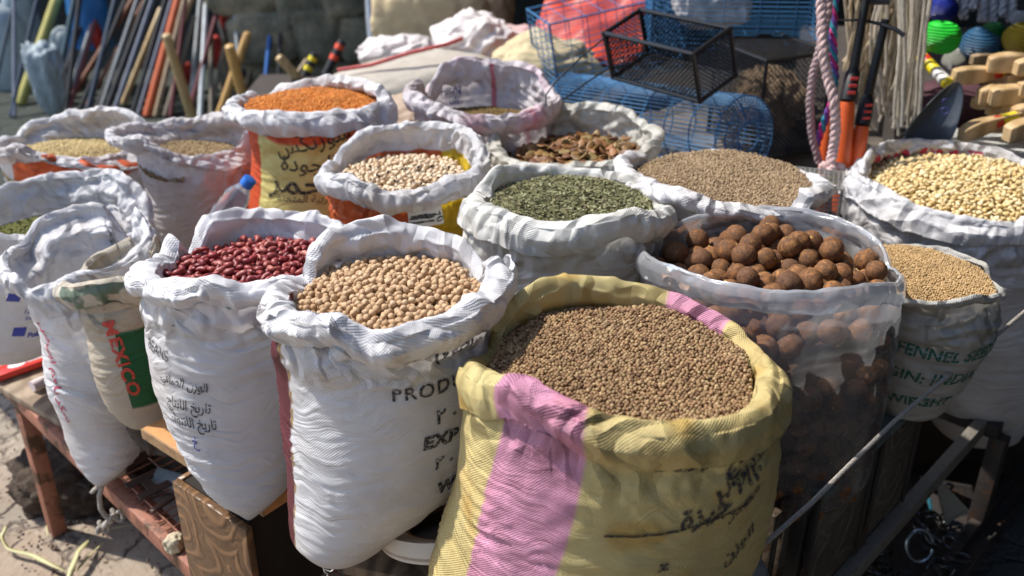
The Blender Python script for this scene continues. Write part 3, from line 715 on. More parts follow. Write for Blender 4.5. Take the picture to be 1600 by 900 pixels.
def c_mex(Cc, th, G, zn, sa, s):
    Cc = np.ones_like(Cc)*[.60, .52, .41]; zz = s.rz.mean()-G[..., 2]
    b = (zn == 0)[..., None]*((th > -84) & (th < 10))[..., None]*smooth(.073, .077, zz)[..., None]*(1-smooth(.210, .214, zz))[..., None]
    Cc = Cc*(1-b)+np.array([.015, .13, .045])*b
    c2 = (zn == 2)[..., None]; k = smooth(.0, .3, noise(G*30+3)+.4*noise(G*90))[..., None]*c2*((th > -135) & (th < -10))[..., None]*.8
    Cc = np.where(c2, np.array([.62, .56, .46]), Cc); return Cc*(1-k)+np.array([.05, .14, .09])*k
def c_cream(Cc, th, G, zn, sa, s): return np.ones_like(Cc)*[.84, .83, .79]
def c_fava(Cc, th, G, zn, sa, s): return np.ones_like(Cc)*[.76, .74, .67]
def c_tall(Cc, th, G, zn, sa, s):
    g = band(th, -154, 1.2, .6)*0; return Cc*[1.0, 1.0, .99]
def c_white2(Cc, th, G, zn, sa, s): return np.ones_like(Cc)*[.80, .77, .78]
def c_fennel(Cc, th, G, zn, sa, s): return np.ones_like(Cc)*[.58, .57, .53]

# ------------------------------------------------------------------ the sacks, front row first
yellow = Sack(980, .94, .92, .165, [(765, 548), (778, 490), (830, 442), (905, 427), (985, 442), (1055, 456), (1125, 490), (1180, 535), (1203, 595), (1180, 640), (1100, 657), (1020, 658), (950, 650), (880, 618), (815, 585)],
    [(930, 690, 1130), (900, 684, 1150), (840, 690, 1178), (780, 697, 1192), (700, 716, 1212), (640, 728, 1218), (590, 736, 1214)],
    cuff=.040, roll=.0115, rh=.0155, seed=11, mat=M_yellow, color=c_yellow, wr=.0022, wfreq=38, cr=.0045, crs=11, name='coriander_sack', bodycr=.003, zb=.56,
    label='yellow woven sack with a broad pink stripe, full of coriander seeds, nearest the camera', group='open sacks of dry goods on the stall', n=440)
chick = Sack(608, .963, 1.05, .1345, [(462, 436), (478, 390), (515, 358), (560, 344), (598, 336), (655, 350), (725, 366), (772, 396), (765, 440), (735, 474), (685, 494), (622, 506), (575, 512), (530, 486), (480, 452)],
    [(866, 496, 560), (850, 476, 590), (815, 459, 632), (760, 453, 692), (700, 453, 745), (600, 446, 768), (540, 441, 778)],
    cuff=.036, cuff_back=.035, roll=.011, seed=23, color=c_chick, wr=.0019, cr=.0085, name='chickpea_sack', lean=.7, zpin=.07,
    label='white woven sack of chickpeas with a dark maroon side strip, left of the yellow sack', group='open sacks of dry goods on the stall', n=440)
kid = Sack(400, .919, 1.22, .139, [(257, 398), (264, 354), (318, 331), (400, 322), (475, 329), (530, 345), (545, 380), (505, 425), (445, 441), (380, 443), (335, 427), (288, 408)],
    [(808, 382, 398), (790, 368, 416), (750, 335, 446), (700, 300, 462), (640, 275, 474), (580, 252, 490), (520, 240, 515), (470, 236, 540)],
    cuff=.030, cuff_back=.03, roll=.011, seed=35, wr=.0018, cr=.0085, name='kidney_bean_sack', asp=.95, lean=1.0,
    label='white woven sack of red kidney beans whose pointed bottom corner hangs over the wooden box', group='open sacks of dry goods on the stall', n=400)
herb = Sack(888, .92, 1.42, .150, [(748, 300), (768, 264), (830, 255), (910, 261), (985, 271), (1025, 294), (1030, 318), (985, 324), (930, 337), (865, 347), (800, 331), (762, 318)],
    [(485, 765, 980), (440, 735, 1002), (400, 722, 1012), (350, 724, 1030)],
    cuff=.038, roll=.011, seed=41, color=c_cream, wr=.0042, wfreq=34, cr=.006, name='herb_sack', rh=.017, zb=.61,
    label='cream white sack of dried green herb leaves in the middle of the stall', group='open sacks of dry goods on the stall', n=400)
peas = Sack(637, .885, 1.65, .138, [(530, 228), (560, 209), (620, 196), (685, 191), (740, 206), (755, 235), (742, 266), (700, 281), (640, 293), (590, 295), (552, 276), (526, 248)],
    [(420, 525, 720), (350, 515, 732), (310, 513, 742)],
    cuff=.036, cuff_back=.03, roll=.009, seed=53, mat=M_thin, color=c_black, cr=.0095, crs=16, rh=.013, name='black_eyed_pea_sack', zb=.55,
    label='orange and yellow printed sack with glossy pale turned down rim, full of black eyed peas', group='open sacks of dry goods on the stall', n=360)
lent = Sack(503, .905, 1.97, .143, [(400, 143), (440, 129), (500, 121), (560, 120), (598, 134), (608, 150), (580, 166), (530, 171), (480, 174), (435, 170), (405, 160)],
    [(400, 392, 590), (330, 388, 598), (260, 390, 606), (210, 394, 614)],
    cuff=.040, cuff_back=.02, roll=.012, seed=61, color=c_lentil, cr=.0075, wr=.0008, name='red_lentil_sack', zb=.55,
    label='red and yellow printed sack of orange split lentils with Arabic writing', group='open sacks of dry goods on the stall', n=340)
pink = Sack(757, .885, 2.04, .150, [(652, 118), (690, 97), (745, 88), (805, 96), (850, 118), (864, 140), (842, 166), (790, 179), (740, 178), (700, 166), (665, 146)],
    [(300, 665, 850), (250, 655, 856), (200, 648, 862)],
    cuff=.040, roll=.008, seed=71, mat=M_thin, color=c_pink, cr=.010, rh=.012, name='brown_spice_sack', zb=.55,
    label='pale pink sack at the back with a high rim and a little brown spice', group='open sacks of dry goods on the stall', n=320)
fava = Sack(892, .87, 1.86, .158, [(768, 214), (800, 183), (855, 163), (920, 158), (980, 171), (1012, 198), (1008, 226), (960, 248), (880, 258), (810, 248)],
    [(330, 785, 1000), (280, 775, 1010), (240, 768, 1014)],
    cuff=.035, roll=.010, seed=83, mat=M_thin, color=c_fava, cr=.011, crs=12, name='fava_bean_sack', rh=.014, zb=.55,
    label='cream sack of split brown fava beans with a tall crumpled rim', group='open sacks of dry goods on the stall', n=320)
bulg = Sack(1118, .885, 1.60, .168, [(970, 246), (1005, 238), (1080, 234), (1160, 241), (1228, 262), (1262, 294), (1252, 322), (1190, 324), (1120, 311), (1065, 293), (1012, 268)],
    [(400, 1010, 1240), (340, 1000, 1255), (300, 985, 1262)],
    cuff=.030, roll=.011, seed=97, cr=.0085, wr=.001, name='cracked_wheat_sack', zb=.61,
    label='white sack heaped to the rim with fine tan cracked wheat, behind the limes', group='open sacks of dry goods on the stall', n=340)
corn = Sack(1478, .84, 1.76, .195, [(1330, 262), (1362, 228), (1430, 216), (1520, 223), (1600, 246), (1645, 290), (1625, 338), (1560, 342), (1500, 337), (1440, 322), (1388, 292), (1346, 276)],
    [(682, 1482, 1545), (660, 1455, 1590), (600, 1415, 1618), (500, 1375, 1640), (420, 1345, 1655), (340, 1322, 1658)],
    cuff=.035, roll=.012, seed=103, cr=.0075, wr=.0012, rh=.011, name='split_corn_sack', body_dy=0,
    label='large white sack of pale yellow corn with crimson letters inside its rim', group='open sacks of dry goods on the stall', n=400)
fen = Sack(1435, .845, 1.32, .112, [(1345, 405), (1372, 386), (1440, 381), (1500, 395), (1545, 414), (1547, 438), (1524, 461), (1475, 469), (1420, 466), (1365, 445)],
    [(640, 1385, 1460), (625, 1365, 1480), (580, 1345, 1508), (520, 1335, 1530), (475, 1328, 1543)],
    cuff=.012, roll=.005, seed=111, color=c_fennel, cr=.004, wr=.0022, name='small_seed_sack', rh=.006, hem_gap=.003, bulge=.003,
    label='small worn sack of fine tan seeds with green printing, between the limes and the corn', group='open sacks of dry goods on the stall', n=340)
tall = Sack(135, .78, 1.49, .112, [(30, 430), (37, 378), (55, 342), (100, 323), (160, 316), (207, 319), (230, 350), (212, 395), (165, 418), (115, 424), (75, 441), (46, 452)],
    [(757, 150, 162), (740, 138, 185), (710, 122, 214), (670, 106, 232), (600, 88, 236), (540, 78, 232), (500, 72, 228), (470, 62, 232)],
    cuff=.050, cuff_back=.03, roll=.007, seed=127, cr=.0055, wr=.0018, name='nearly_empty_sack', lean=1.0, rh=.008, zpin=.08, wfreq=60,
    label='tall white sack with a high open mouth and pointed foot above the knotted rope', group='open sacks of dry goods on the stall', n=360)
mex = Sack(197, .80, 1.40, .085, [(122, 430), (134, 407), (170, 386), (207, 367), (245, 361), (275, 378), (282, 402), (258, 414), (222, 422), (180, 433), (148, 438)],
    [(664, 222, 262), (650, 195, 268), (620, 174, 272), (560, 152, 268), (500, 135, 262), (470, 122, 262)],
    cuff=.036, roll=.006, seed=131, mat=M_jute, color=c_mex, cr=.006, wr=.0010, lean=.8, rh=.010, name='rice_sack',
    label='narrow beige sack with red MEXICO lettering and a green panel', group='open sacks of dry goods on the stall', n=340)
green = Sack(92, .78, 1.72, .165, [(-52, 340), (-30, 308), (10, 289), (60, 275), (130, 268), (195, 268), (230, 300), (228, 345), (175, 378), (95, 382), (30, 368), (-22, 366)],
    [(548, -22, 72), (530, -40, 105), (500, -50, 135), (440, -55, 160), (400, -55, 190)],
    cuff=.045, cuff_back=.03, roll=.009, seed=139, mat=M_thin, lean=.6, cr=.007, wr=.0016, name='ground_herb_sack', rh=.012, zpin=.07,
    label='white sack of green ground herb at the left edge with small blue printed squares', group='open sacks of dry goods on the stall', n=340)
cous = Sack(128, .81, 2.06, .142, [(28, 213), (45, 193), (95, 180), (155, 165), (205, 171), (228, 196), (215, 222), (185, 236), (140, 246), (92, 243), (55, 236), (32, 224)],
    [(430, 35, 215), (330, 28, 222), (270, 24, 228)],
    cuff=.024, roll=.009, seed=149, mat=M_thin, color=c_cous, cr=.0085, rh=.013, name='couscous_sack', zb=.40,
    label='white sack of pale couscous with an orange red band, at the far left back', group='open sacks of dry goods on the stall', n=300)
white2 = Sack(306, .83, 2.02, .120, [(221, 212), (250, 188), (300, 186), (345, 173), (385, 173), (397, 200), (378, 228), (340, 237), (290, 241), (248, 236)],
    [(430, 245, 375), (330, 232, 388), (270, 228, 390)],
    cuff=.030, roll=.008, seed=151, mat=M_thin, color=c_white2, cr=.0085, rh=.012, name='brown_grain_sack', zb=.40,
    label='plain pinkish white sack with a little brown grain, left of the red lentil sack', group='open sacks of dry goods on the stall', n=300)

# ------------------------------------------------------------------ what is in them
TXT = True
I1 = ico(1); I2 = ico(2)
seedm = grain_mat('coriander_seed', [(.12, .06, .028), (.32, .19, .09), (.50, .35, .18), (.17, .09, .04), (.38, .22, .11), (.30, .20, .09)])
yellow.level(.917, .012, .002, .004, bump=.006)
fill_stuff(yellow, 'coriander_seeds', 'brown coriander seeds filling the yellow and pink sack', 'seeds', .0044, None, seedm, sub=2, sc=(1, 1, 1.05), var=.15, under=(.05, .03, .015))
herbm = grain_mat('dried_leaf', [(.12, .12, .045), (.25, .24, .11), (.36, .36, .20), (.15, .11, .06), (.26, .28, .12)], .8)
LV = np.array([(-1, 0, 0), (-.4, .38, .1), (.5, .3, .12), (1, 0, 0), (.5, -.35, -.05), (-.4, -.3, .02)], float); LF = np.array([(0, 1, 4), (1, 2, 4), (2, 3, 4), (0, 4, 5)])
herb.level(.905, .014)
fill_stuff(herb, 'dried_herb', 'crumbled dried green leaves filling the cream sack', 'herb', .0040, None, herbm, sc=(1.55, 1.5, 1.2), flat=.65, layers=3, var=.4, jitter=.4, V=LV, F=LF, under=(.04, .045, .018))
lentm = grain_mat('split_lentil', [(.78, .26, .03), (.88, .36, .07), (.68, .20, .02)], .5)
lent.level(.893, .014, .0, .006)
fill_stuff(lent, 'red_lentils', 'orange red split lentils heaped in the printed sack', 'lentils', .0048, None, lentm, sc=(1, 1, .55), var=.1, under=(.25, .05, .01))
bulgm = grain_mat('cracked_wheat', [(.38, .26, .15), (.48, .35, .21), (.30, .19, .10), (.55, .42, .27)], .7)
bulg.level(.876, .013, .0, .004)
fill_stuff(bulg, 'cracked_wheat', 'fine tan cracked wheat heaped in the white sack', 'grain', .0042, None, bulgm, sc=(1.3, .8, .8), var=.2, under=(.2, .13, .07))
finem = grain_mat('fine_tan_seed', [(.58, .38, .17), (.68, .47, .24), (.48, .30, .12)], .6)
fen.level(.836, .010, .0, .004)
fill_stuff(fen, 'fine_tan_seeds', 'fine golden tan seeds in the small worn sack', 'seeds', .0034, None, finem, sc=(1.25, .85, .8), var=.12, under=(.3, .19, .08))
spicem = grain_mat('brown_spice', [(.16, .10, .03), (.26, .17, .06)], .8)
pink.level(.832, .012, grow=-.008); fill_stuff(pink, 'brown_spice', 'dark brown spice low in the pink sack', 'spice', .005, None, spicem, under=(.08, .05, .02))
cousm = grain_mat('couscous', [(.62, .46, .20), (.75, .60, .32), (.5, .36, .14)], .7)
cous.level(.750, .018, -.0, .004, grow=-.012); fill_stuff(cous, 'couscous_grains', 'pale yellow couscous in the far left sack', 'grain', .005, None, cousm, under=(.4, .28, .12))
brg = grain_mat('brown_grain', [(.42, .30, .16), (.30, .2, .1), (.5, .38, .2)], .7)
white2.level(.770, .012, grow=-.012); fill_stuff(white2, 'brown_grain', 'brown grain low in the plain white sack', 'grain', .005, None, brg, under=(.2, .14, .08))
grh = grain_mat('green_powder', [(.12, .13, .03), (.2, .2, .05), (.09, .09, .02)], .9)
green.level(.705, .03, grow=-.010); fill_stuff(green, 'ground_green_herb', 'dull green ground herb in the far left white sack', 'herb', .005, None, grh, under=(.06, .06, .02), V=LV, F=LF, sc=(1.5, 1.5, 1.2), flat=.6)
ricem = grain_mat('rice', [(.72, .55, .28), (.80, .65, .38)], .6)
mex.level(.765, .018, .006, grow=-.008); fill_stuff(mex, 'yellow_rice', 'yellowish rice grains in the beige sack', 'rice', .005, None, ricem, sc=(1.7, .6, .6), flat=.4, under=(.4, .28, .14))
tall.level(.66, .01, grow=-.014); fill_stuff(tall, 'white_flour_grain', 'white grain deep inside the tall open sack', 'grain', .005, None, grain_mat('white_grain', [(.7, .66, .6), (.78, .74, .7)]), under=(.6, .56, .5))

def objcol(name, cols, rough, extra=None, spec=.5, coat=0.):
    m = NT(name); oi = m.n('ObjectInfo'); gi = m.n('NewGeometry')
    rnd = m.math('FRACT', m.math('ADD', oi.outputs['Random'], gi.outputs['Random Per Island']))
    c = m.ramp(rnd, [(i/(len(cols)-1), c) for i, c in enumerate(cols)])
    if extra: c = extra(m, c, rnd)
    m.l(c, m.b.inputs['Base Color']); m.b.inputs['Roughness'].default_value = rough; m.b.inputs['Specular IOR Level'].default_value = spec
    m.b.inputs['Coat Weight'].default_value = coat; return m.m
# kidney beans
def bean_shape(bend=.35, seed=0):
    V, F = ico(3); x = V[:, 0].copy(); V = V*[1, .58, .52]; V[:, 1] += -bend*(x**2)*.8+bend*.3; V[:, 0] *= .95
    notch = np.exp(-((V[:, 0]/.3)**2))*(V[:, 1] < 0)*.10; V[:, 1] += notch; return V, F
kb = [bean_shape(.35), bean_shape(.25), bean_shape(.45)]
kidm = objcol('kidney_bean_skin', [(.13, .015, .016), (.27, .035, .035), (.36, .085, .065), (.20, .025, .03), (.42, .13, .10)], .42, spec=.4)
kid.level(.880, .012, .004, -.002)
P = heap(kid, 600, .0122, 5, margin=.75)
counted(kid, P, .0125, 'kidney_bean', 'glossy dark red kidney bean lying in the white sack', 'bean', 'kidney beans in the white sack', kb, (.0083, .0083, .0083), kidm, flat=.5, seed=1, rest_label='more dark red kidney beans underneath and at the edges', under=(.05, .006, .006))
# chickpeas
def chick_shape(seed):
    V, F = ico(3); r = 1+.13*noise(V*2.0+seed*7)+.07*noise(V*4.5+seed); a = np.arctan2(V[:, 1], V[:, 0]); r -= .10*np.exp(-((a/.25)**2))*(1-np.abs(V[:, 2]))
    V = V*r[:, None]; beak = np.exp(-((V[:, 2]-1.0)**2+V[:, 0]**2+V[:, 1]**2)/.12); V[:, 2] += .28*beak; return V*[1, .94, .95], F
def chk_extra(m, c, rnd):
    return m.mixc(m.ramp(m.noise(420, 3), [(.35, (.55,)*3), (.6, (0, 0, 0))]), c, (.28, .15, .07))
chm = objcol('chickpea_skin', [(.44, .28, .15), (.62, .43, .26), (.54, .36, .20), (.68, .50, .32)], .62, chk_extra, spec=.3)
chick.level(.931, .020, .004, -.0)
P = heap(chick, 1000, .0084, 9)
counted(chick, P, .0088, 'chickpea', 'beige wrinkled chickpea lying in the white sack with maroon strip', 'chickpea', 'chickpeas in the white sack', [chick_shape(i) for i in range(4)], (.0045, .0045, .0045), chm, seed=2, rest_label='more beige chickpeas at the edges and underneath', under=(.10, .06, .03))
# black-eyed peas: pale with a dark eye
V, F = ico(3); bV = V*[1.15, .85, .8]; bV[:, 1] -= .12*(V[:, 0]**2)
def eye(m, c, rnd):
    g = m.n('TexCoord').outputs['Object']; sp = m.n('SeparateXYZ'); m.l(g, sp.inputs[0])
    d = m.n('VectorMath', operation='DISTANCE'); m.l(g, d.inputs[0]); d.inputs[1].default_value = (0, -.85, .1)
    return m.mixc(m.ramp(d.outputs['Value'], [(.50, (1, 1, 1)), (.60, (0, 0, 0))]), c, (.03, .02, .015))
bem = objcol('black_eyed_pea_skin', [(.62, .47, .30), (.72, .58, .40), (.66, .50, .34), (.55, .38, .22)], .45, eye)
def rest_eye(m, c, rnd): return c
bem2 = objcol('black_eyed_pea_skin_plain', [(.58, .44, .28), (.68, .54, .37)], .45)
peas.level(.853, .016, .004, .002)
P = heap(peas, 760, .0098, 13)
counted(peas, P, .0098, 'black_eyed_pea', 'cream black eyed pea lying in the printed sack', 'pea', 'black eyed peas in the printed sack', [(bV, F)], (.0054, .0054, .0054), bem, seed=3, rest_label='more cream black eyed peas at the edges and underneath', under=(.12, .08, .05))
# split fava beans
fV, fF = ico(2); fV = fV*[1, .72, .22]; fV[:, 2] += .25*(fV[:, 0]**2); fV[:, 1] += .15*fV[:, 0]**2
favm = objcol('fava_bean_skin', [(.15, .06, .02), (.26, .12, .035), (.22, .16, .05), (.30, .13, .05), (.11, .045, .02), (.30, .19, .07)], .5)
fava.level(.808, .030, .01, .0)
P = heap(fava, 430, .0155, 17)
counted(fava, P, .0155, 'fava_bean', 'flat split brown fava bean lying in the cream sack', 'bean', 'split fava beans in the cream sack', [(fV, fF)], (.0125, .0125, .0125), favm, flat=.7, seed=4, limit=300, rest_label='more split brown fava beans at the edges', under=(.05, .02, .01))
# split corn
cV, cF = ico(2); cV = np.sign(cV)*np.abs(cV)**.8; cV = cV*(1+.30*noise(cV*2.0+4))[:, None]*[1, .82, .48]
corm = objcol('split_corn_skin', [(.60, .42, .17), (.76, .60, .32), (.68, .50, .22), (.82, .72, .48)], .6)
corn.level(.786, .030, .010, .008)
P = heap(corn, 2500, .0086, 21, K=10)
counted(corn, P, .0086, 'corn_kernel', 'pale yellow split corn kernel lying in the large white sack', 'corn', 'corn kernels in the large white sack', [(cV, cF)], (.0052, .0052, .0052), corm, flat=.9, seed=5, rest_label='more pale yellow split corn at the edges and underneath', under=(.3, .2, .07))
# ------------------------------------------------------------------ the black limes in their clear plastic bag
m = NT('milky_plastic_film'); fa = m.n('Attribute', attribute_name='Col'); fsep = m.n('SeparateColor'); m.l(fa.outputs[0], fsep.inputs[0])
m.b.inputs['Base Color'].default_value = (.78, .80, .84, 1); m.b.inputs['Roughness'].default_value = .22
trl = m.n('BsdfTranslucent'); trl.inputs[0].default_value = (.75, .78, .82, 1); mx1 = m.n('MixShader'); mx1.inputs[0].default_value = .5
m.l(m.b.outputs[0], mx1.inputs[1]); m.l(trl.outputs[0], mx1.inputs[2])
tr = m.n('BsdfTransparent'); tr.inputs[0].default_value = (.93, .93, .95, 1); gl = m.n('BsdfGlossy', Roughness=.16)
fr = m.n('Fresnel', IOR=1.42); mx2 = m.n('MixShader'); m.l(fr.outputs[0], mx2.inputs[0]); m.l(tr.outputs[0], mx2.inputs[1]); m.l(gl.outputs[0], mx2.inputs[2])
mx3 = m.n('MixShader'); m.l(fsep.outputs[0], mx3.inputs[0]); m.l(mx2.outputs[0], mx3.inputs[1]); m.l(mx1.outputs[0], mx3.inputs[2]); m.l(mx3.outputs[0], m.out.inputs[0])
vb = m.bump(m.noise(18, 4, .55), .0035, .8); [m.l(vb, x.inputs['Normal']) for x in (m.b, gl, trl)]
M_film = m.m
def c_film(Cc, th, G, zn, sa, s):
    a = np.where(zn == 2, .42, np.where(zn == 1, .55, .19)); a = np.where((zn == 0) & (sa > -.055), .40, a)
    a = a+.07*noise(G*20)+.05*smooth(.25, .45, np.abs(noise(G*[30, 30, 12])))
    hem = (zn == 2)*smooth(-.004, -.0005, -(sa.max(0)[None]-sa))*.4; zz = G[..., 2]-(s.zb+.075); seam = np.exp(-(zz/.0035)**2)*.30*(zn == 0)
    return np.repeat(np.clip(a+hem+seam, 0, 1)[..., None], 3, -1)
lime = Sack(1195, .90, 1.26, .176, [(1000, 372), (1050, 350), (1110, 335), (1180, 323), (1260, 326), (1330, 346), (1380, 382), (1391, 415), (1350, 441), (1280, 452), (1200, 450), (1120, 436), (1050, 411), (1005, 388)],
    [(765, 1125, 1265), (745, 1085, 1308), (700, 1045, 1350), (640, 1020, 1370), (550, 1008, 1383), (470, 1003, 1390)],
    cuff=.030, roll=.004, seed=163, mat=M_film, color=c_film, cr=.0035, wr=.0008, bodycr=.006, crs=12, name='plastic_bag_of_limes', rh=.004, bulge=.004, hem_gap=.004,
    label='clear milky plastic bag full of dried black limes, right of the yellow sack', group='open sacks of dry goods on the stall', n=400)
def lime_shape(seed):
    V, F = ico(3); a = np.arctan2(V[:, 1], V[:, 0]); r = 1+.018*np.cos(a*9+seed)*(1-V[:, 2]**2)+.07*noise(V*1.6+seed*5)+.02*noise(V*6+seed)
    V = V*r[:, None]; V[:, 2] += .10*np.exp(-((V[:, 0]**2+V[:, 1]**2)/.02))*(V[:, 2] > 0)-.05*np.exp(-((V[:, 0]**2+V[:, 1]**2)/.02))*(V[:, 2] < 0); return V, F
def lime_x(m, c, rnd):
    g = m.n('TexCoord').outputs['Object']; sp = m.n('SeparateXYZ'); m.l(g, sp.inputs[0]); a = m.math('ARCTAN2', sp.outputs[1], sp.outputs[0])
    rib = m.math('SINE', m.math('ADD', m.math('MULTIPLY', a, 9.), m.math('MULTIPLY', m.noise(1.5, 3), 8.))); c = m.mixc(m.math('MULTIPLY', m.math('ADD', rib, 1.), .26), c, (.06, .03, .018))
    n1 = m.noise(1.6, 5, .7, vec=m.n('VectorMath', operation='ADD').outputs[0]) if False else m.noise(1.8, 5, .7)
    c = m.mixc(m.ramp(n1, [(.42, (0, 0, 0)), (.56, (.85,)*3)]), c, (.08, .042, .028))
    c = m.mixc(m.ramp(m.noise(11, 4, .6), [(.35, (.45,)*3), (.55, (0, 0, 0))]), c, (.34, .17, .065))
    d = m.n('VectorMath', operation='DISTANCE'); m.l(g, d.inputs[0]); d.inputs[1].default_value = (0, 0, 1.08); return m.mixc(m.ramp(d.outputs['Value'], [(.08, (1, 1, 1)), (.16, (0, 0, 0))]), c, (.55, .33, .10))
limm = objcol('black_lime_skin', [(.16, .07, .03), (.38, .17, .06), (.12, .06, .04), (.28, .12, .045), (.44, .21, .075)], .75, lime_x, spec=.2)
_t = MATS['black_lime_skin'].node_tree; _n = _t.nodes.new('ShaderNodeTexNoise'); _n.inputs['Scale'].default_value = 4.5; _n.inputs['Detail'].default_value = 6; _tc = _t.nodes.new('ShaderNodeTexCoord'); _t.links.new(_tc.outputs['Object'], _n.inputs['Vector']); _b = _t.nodes.new('ShaderNodeBump'); _b.inputs['Distance'].default_value = .0011; _b.inputs['Strength'].default_value = .5; _t.links.new(_n.outputs['Fac'], _b.inputs['Height']); _t.links.new(_b.outputs[0], _t.nodes['Principled BSDF'].inputs['Normal'])
lime.level(.836, .040, .008, .005, bump=.006, grow=-.006)
P = heap(lime, 112, .0325, 31, K=40, margin=.42)
lv = [lime_shape(i) for i in range(5)]
# the limes that show through the film: rings along the wall
side = []
r_ = np.random.default_rng(77)
for k in range(17):
    z = lime.zb+.018+k*.0168; m_ = 34
    if z > .83: break
    for t in range(m_):
        th_ = 2*math.pi*(t+.5*(k % 2))/m_+r_.normal(0, .04)-math.pi; th_ = (th_+math.pi) % (2*math.pi)-math.pi
        rw = float(lime.wall(np.array(th_), np.array(z)))-.0175-abs(r_.normal(0, .003)); zz = z+r_.normal(0, .004)
        if math.sin(th_) < .25 and rw > .03: side.append((lime.cx+rw*math.cos(th_), lime.cy+rw*math.sin(th_), zz))
def settle(pts, d):                          # keep those that do not run into each other
    out = []
    for p in pts:
        if all((p[0]-q[0])**2+(p[1]-q[1])**2+(p[2]-q[2])**2 > (d*.80)**2 for q in out): out.append(p)
    return out
top = [tuple(p) for p in P]; allp = settle(side+top, .0335); nt_ = len(top)
allp = np.array(allp); R = rand_rot(len(allp), r_); lm = []
for V, F in lv: o = mesh_obj('black_lime', V, F, limm); lm.append(o.data); bpy.data.objects.remove(o)
for i, p in enumerate(allp):
    o = bpy.data.objects.new('black_lime', lm[i % 5]); C.objects.link(o); sc = .0175*r_.uniform(.84, 1.10)
    M = Matrix(R[i].tolist()).to_4x4(); M.translation = Vector(p.tolist()); o.matrix_world = M@Matrix.Diagonal((sc, sc, sc*r_.uniform(.9, 1.05), 1))
    tag(o, 'dried brown black lime lying in the clear plastic bag', 'lime', 'dried black limes in the plastic bag')
print('limes', len(allp))
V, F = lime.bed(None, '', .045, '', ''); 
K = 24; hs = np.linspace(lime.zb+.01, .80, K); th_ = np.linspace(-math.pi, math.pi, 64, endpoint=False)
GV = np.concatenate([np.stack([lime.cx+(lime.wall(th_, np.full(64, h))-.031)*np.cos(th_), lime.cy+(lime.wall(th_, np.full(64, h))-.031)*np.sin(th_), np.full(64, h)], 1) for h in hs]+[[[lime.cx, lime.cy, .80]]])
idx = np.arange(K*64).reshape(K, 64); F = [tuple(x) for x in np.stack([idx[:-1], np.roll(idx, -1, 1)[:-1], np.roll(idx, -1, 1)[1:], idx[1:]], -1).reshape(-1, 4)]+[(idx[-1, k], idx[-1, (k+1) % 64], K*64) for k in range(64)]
o = mesh_obj('lime_heap_core', GV, F, simple('lime_shadow', (.10, .052, .03), .9, var=.4, scale=30)); local(o); tag(o, 'dark core painting the shade between limes deep inside the plastic bag', 'lime', None, 'stuff')  # smooth dark core stands for the shade between the limes

# ------------------------------------------------------------------ writing on the sacks
yellow.text('\u0628\u0634\u0631\u0643\u0629', 1105, 706, .030, INK_F, rot=.12, bold=.0008, stretch=1.3)
def ar(x): return x
T = yellow.text
def shape_ar(word):
    """joined Arabic letters (presentation forms) in visual order"""
    F_ = {'ا': ('\ufe8d', '\ufe8e', None, None), 'أ': ('\ufe83', '\ufe84', None, None), 'ب': ('\ufe8f', '\ufe90', '\ufe91', '\ufe92'), 'ت': ('\ufe95', '\ufe96', '\ufe97', '\ufe98'), 'ة': ('\ufe93', '\ufe94', None, None),
      'ج': ('\ufe9d', '\ufe9e', '\ufe9f', '\ufea0'), 'ح': ('\ufea1', '\ufea2', '\ufea3', '\ufea4'), 'خ': ('\ufea5', '\ufea6', '\ufea7', '\ufea8'), 'د': ('\ufea9', '\ufeaa', None, None), 'ر': ('\ufead', '\ufeae', None, None), 'ز': ('\ufeaf', '\ufeb0', None, None),
      'س': ('\ufeb1', '\ufeb2', '\ufeb3', '\ufeb4'), 'ش': ('\ufeb5', '\ufeb6', '\ufeb7', '\ufeb8'), 'ص': ('\ufeb9', '\ufeba', '\ufebb', '\ufebc'), 'ع': ('\ufec9', '\ufeca', '\ufecb', '\ufecc'), 'ف': ('\ufed1', '\ufed2', '\ufed3', '\ufed4'), 'ك': ('\ufed9', '\ufeda', '\ufedb', '\ufedc'),
      'ل': ('\ufedd', '\ufede', '\ufedf', '\ufee0'), 'م': ('\ufee1', '\ufee2', '\ufee3', '\ufee4'), 'ن': ('\ufee5', '\ufee6', '\ufee7', '\ufee8'), 'ه': ('\ufee9', '\ufeea', '\ufeeb', '\ufeec'), 'و': ('\ufeed', '\ufeee', None, None), 'ي': ('\ufef1', '\ufef2', '\ufef3', '\ufef4')}
    out = []; prev = False
    for i, ch in enumerate(word):
        if ch not in F_: out.append(ch); prev = False; continue
        iso, fin, ini, med = F_[ch]; nxt = i+1 < len(word) and word[i+1] in F_
        if prev and nxt and med: out.append(med); prev = True
        elif prev: out.append(fin); prev = False if not (med and nxt) else True
        elif nxt and ini: out.append(ini); prev = True
        else: out.append(iso); prev = False
    return ''.join(out[::-1])
for c in list(yellow.root.children):
    if c.name.startswith('printed'): bpy.data.objects.remove(c)
T(shape_ar('شركة'), 1100, 712, .030, INK_F, rot=.10, bold=.0010, stretch=1.1)
T(shape_ar('المنتج'), 1165, 694, .030, INK_F, rot=.25, bold=.0010)
T(shape_ar('تصدير ال'), 1168, 728, .024, INK_F, rot=.25, bold=.0006)
T('١٠٦٦١٠', 1160, 757, .030, INK_F, rot=.25, bold=.0012)
T(shape_ar('جيزة'), 1108, 802, .034, INK_F, rot=.12, bold=.0012)
T(shape_ar('مصر'), 1165, 782, .026, INK_F, rot=.4, bold=.0008)
T(shape_ar('الوزن'), 1152, 850, .024, INK_F, rot=.45, bold=.0008)
T('x', 1036, 886, .016, INK_F, bold=.0012)
yellow.patch(.165, .0032, 1075, 823, INK, rot=.06, off=.0015)
T = chick.text
T('(WHI', 712, 545, .026, INK, rot=.08, bold=.0010, stretch=.9)
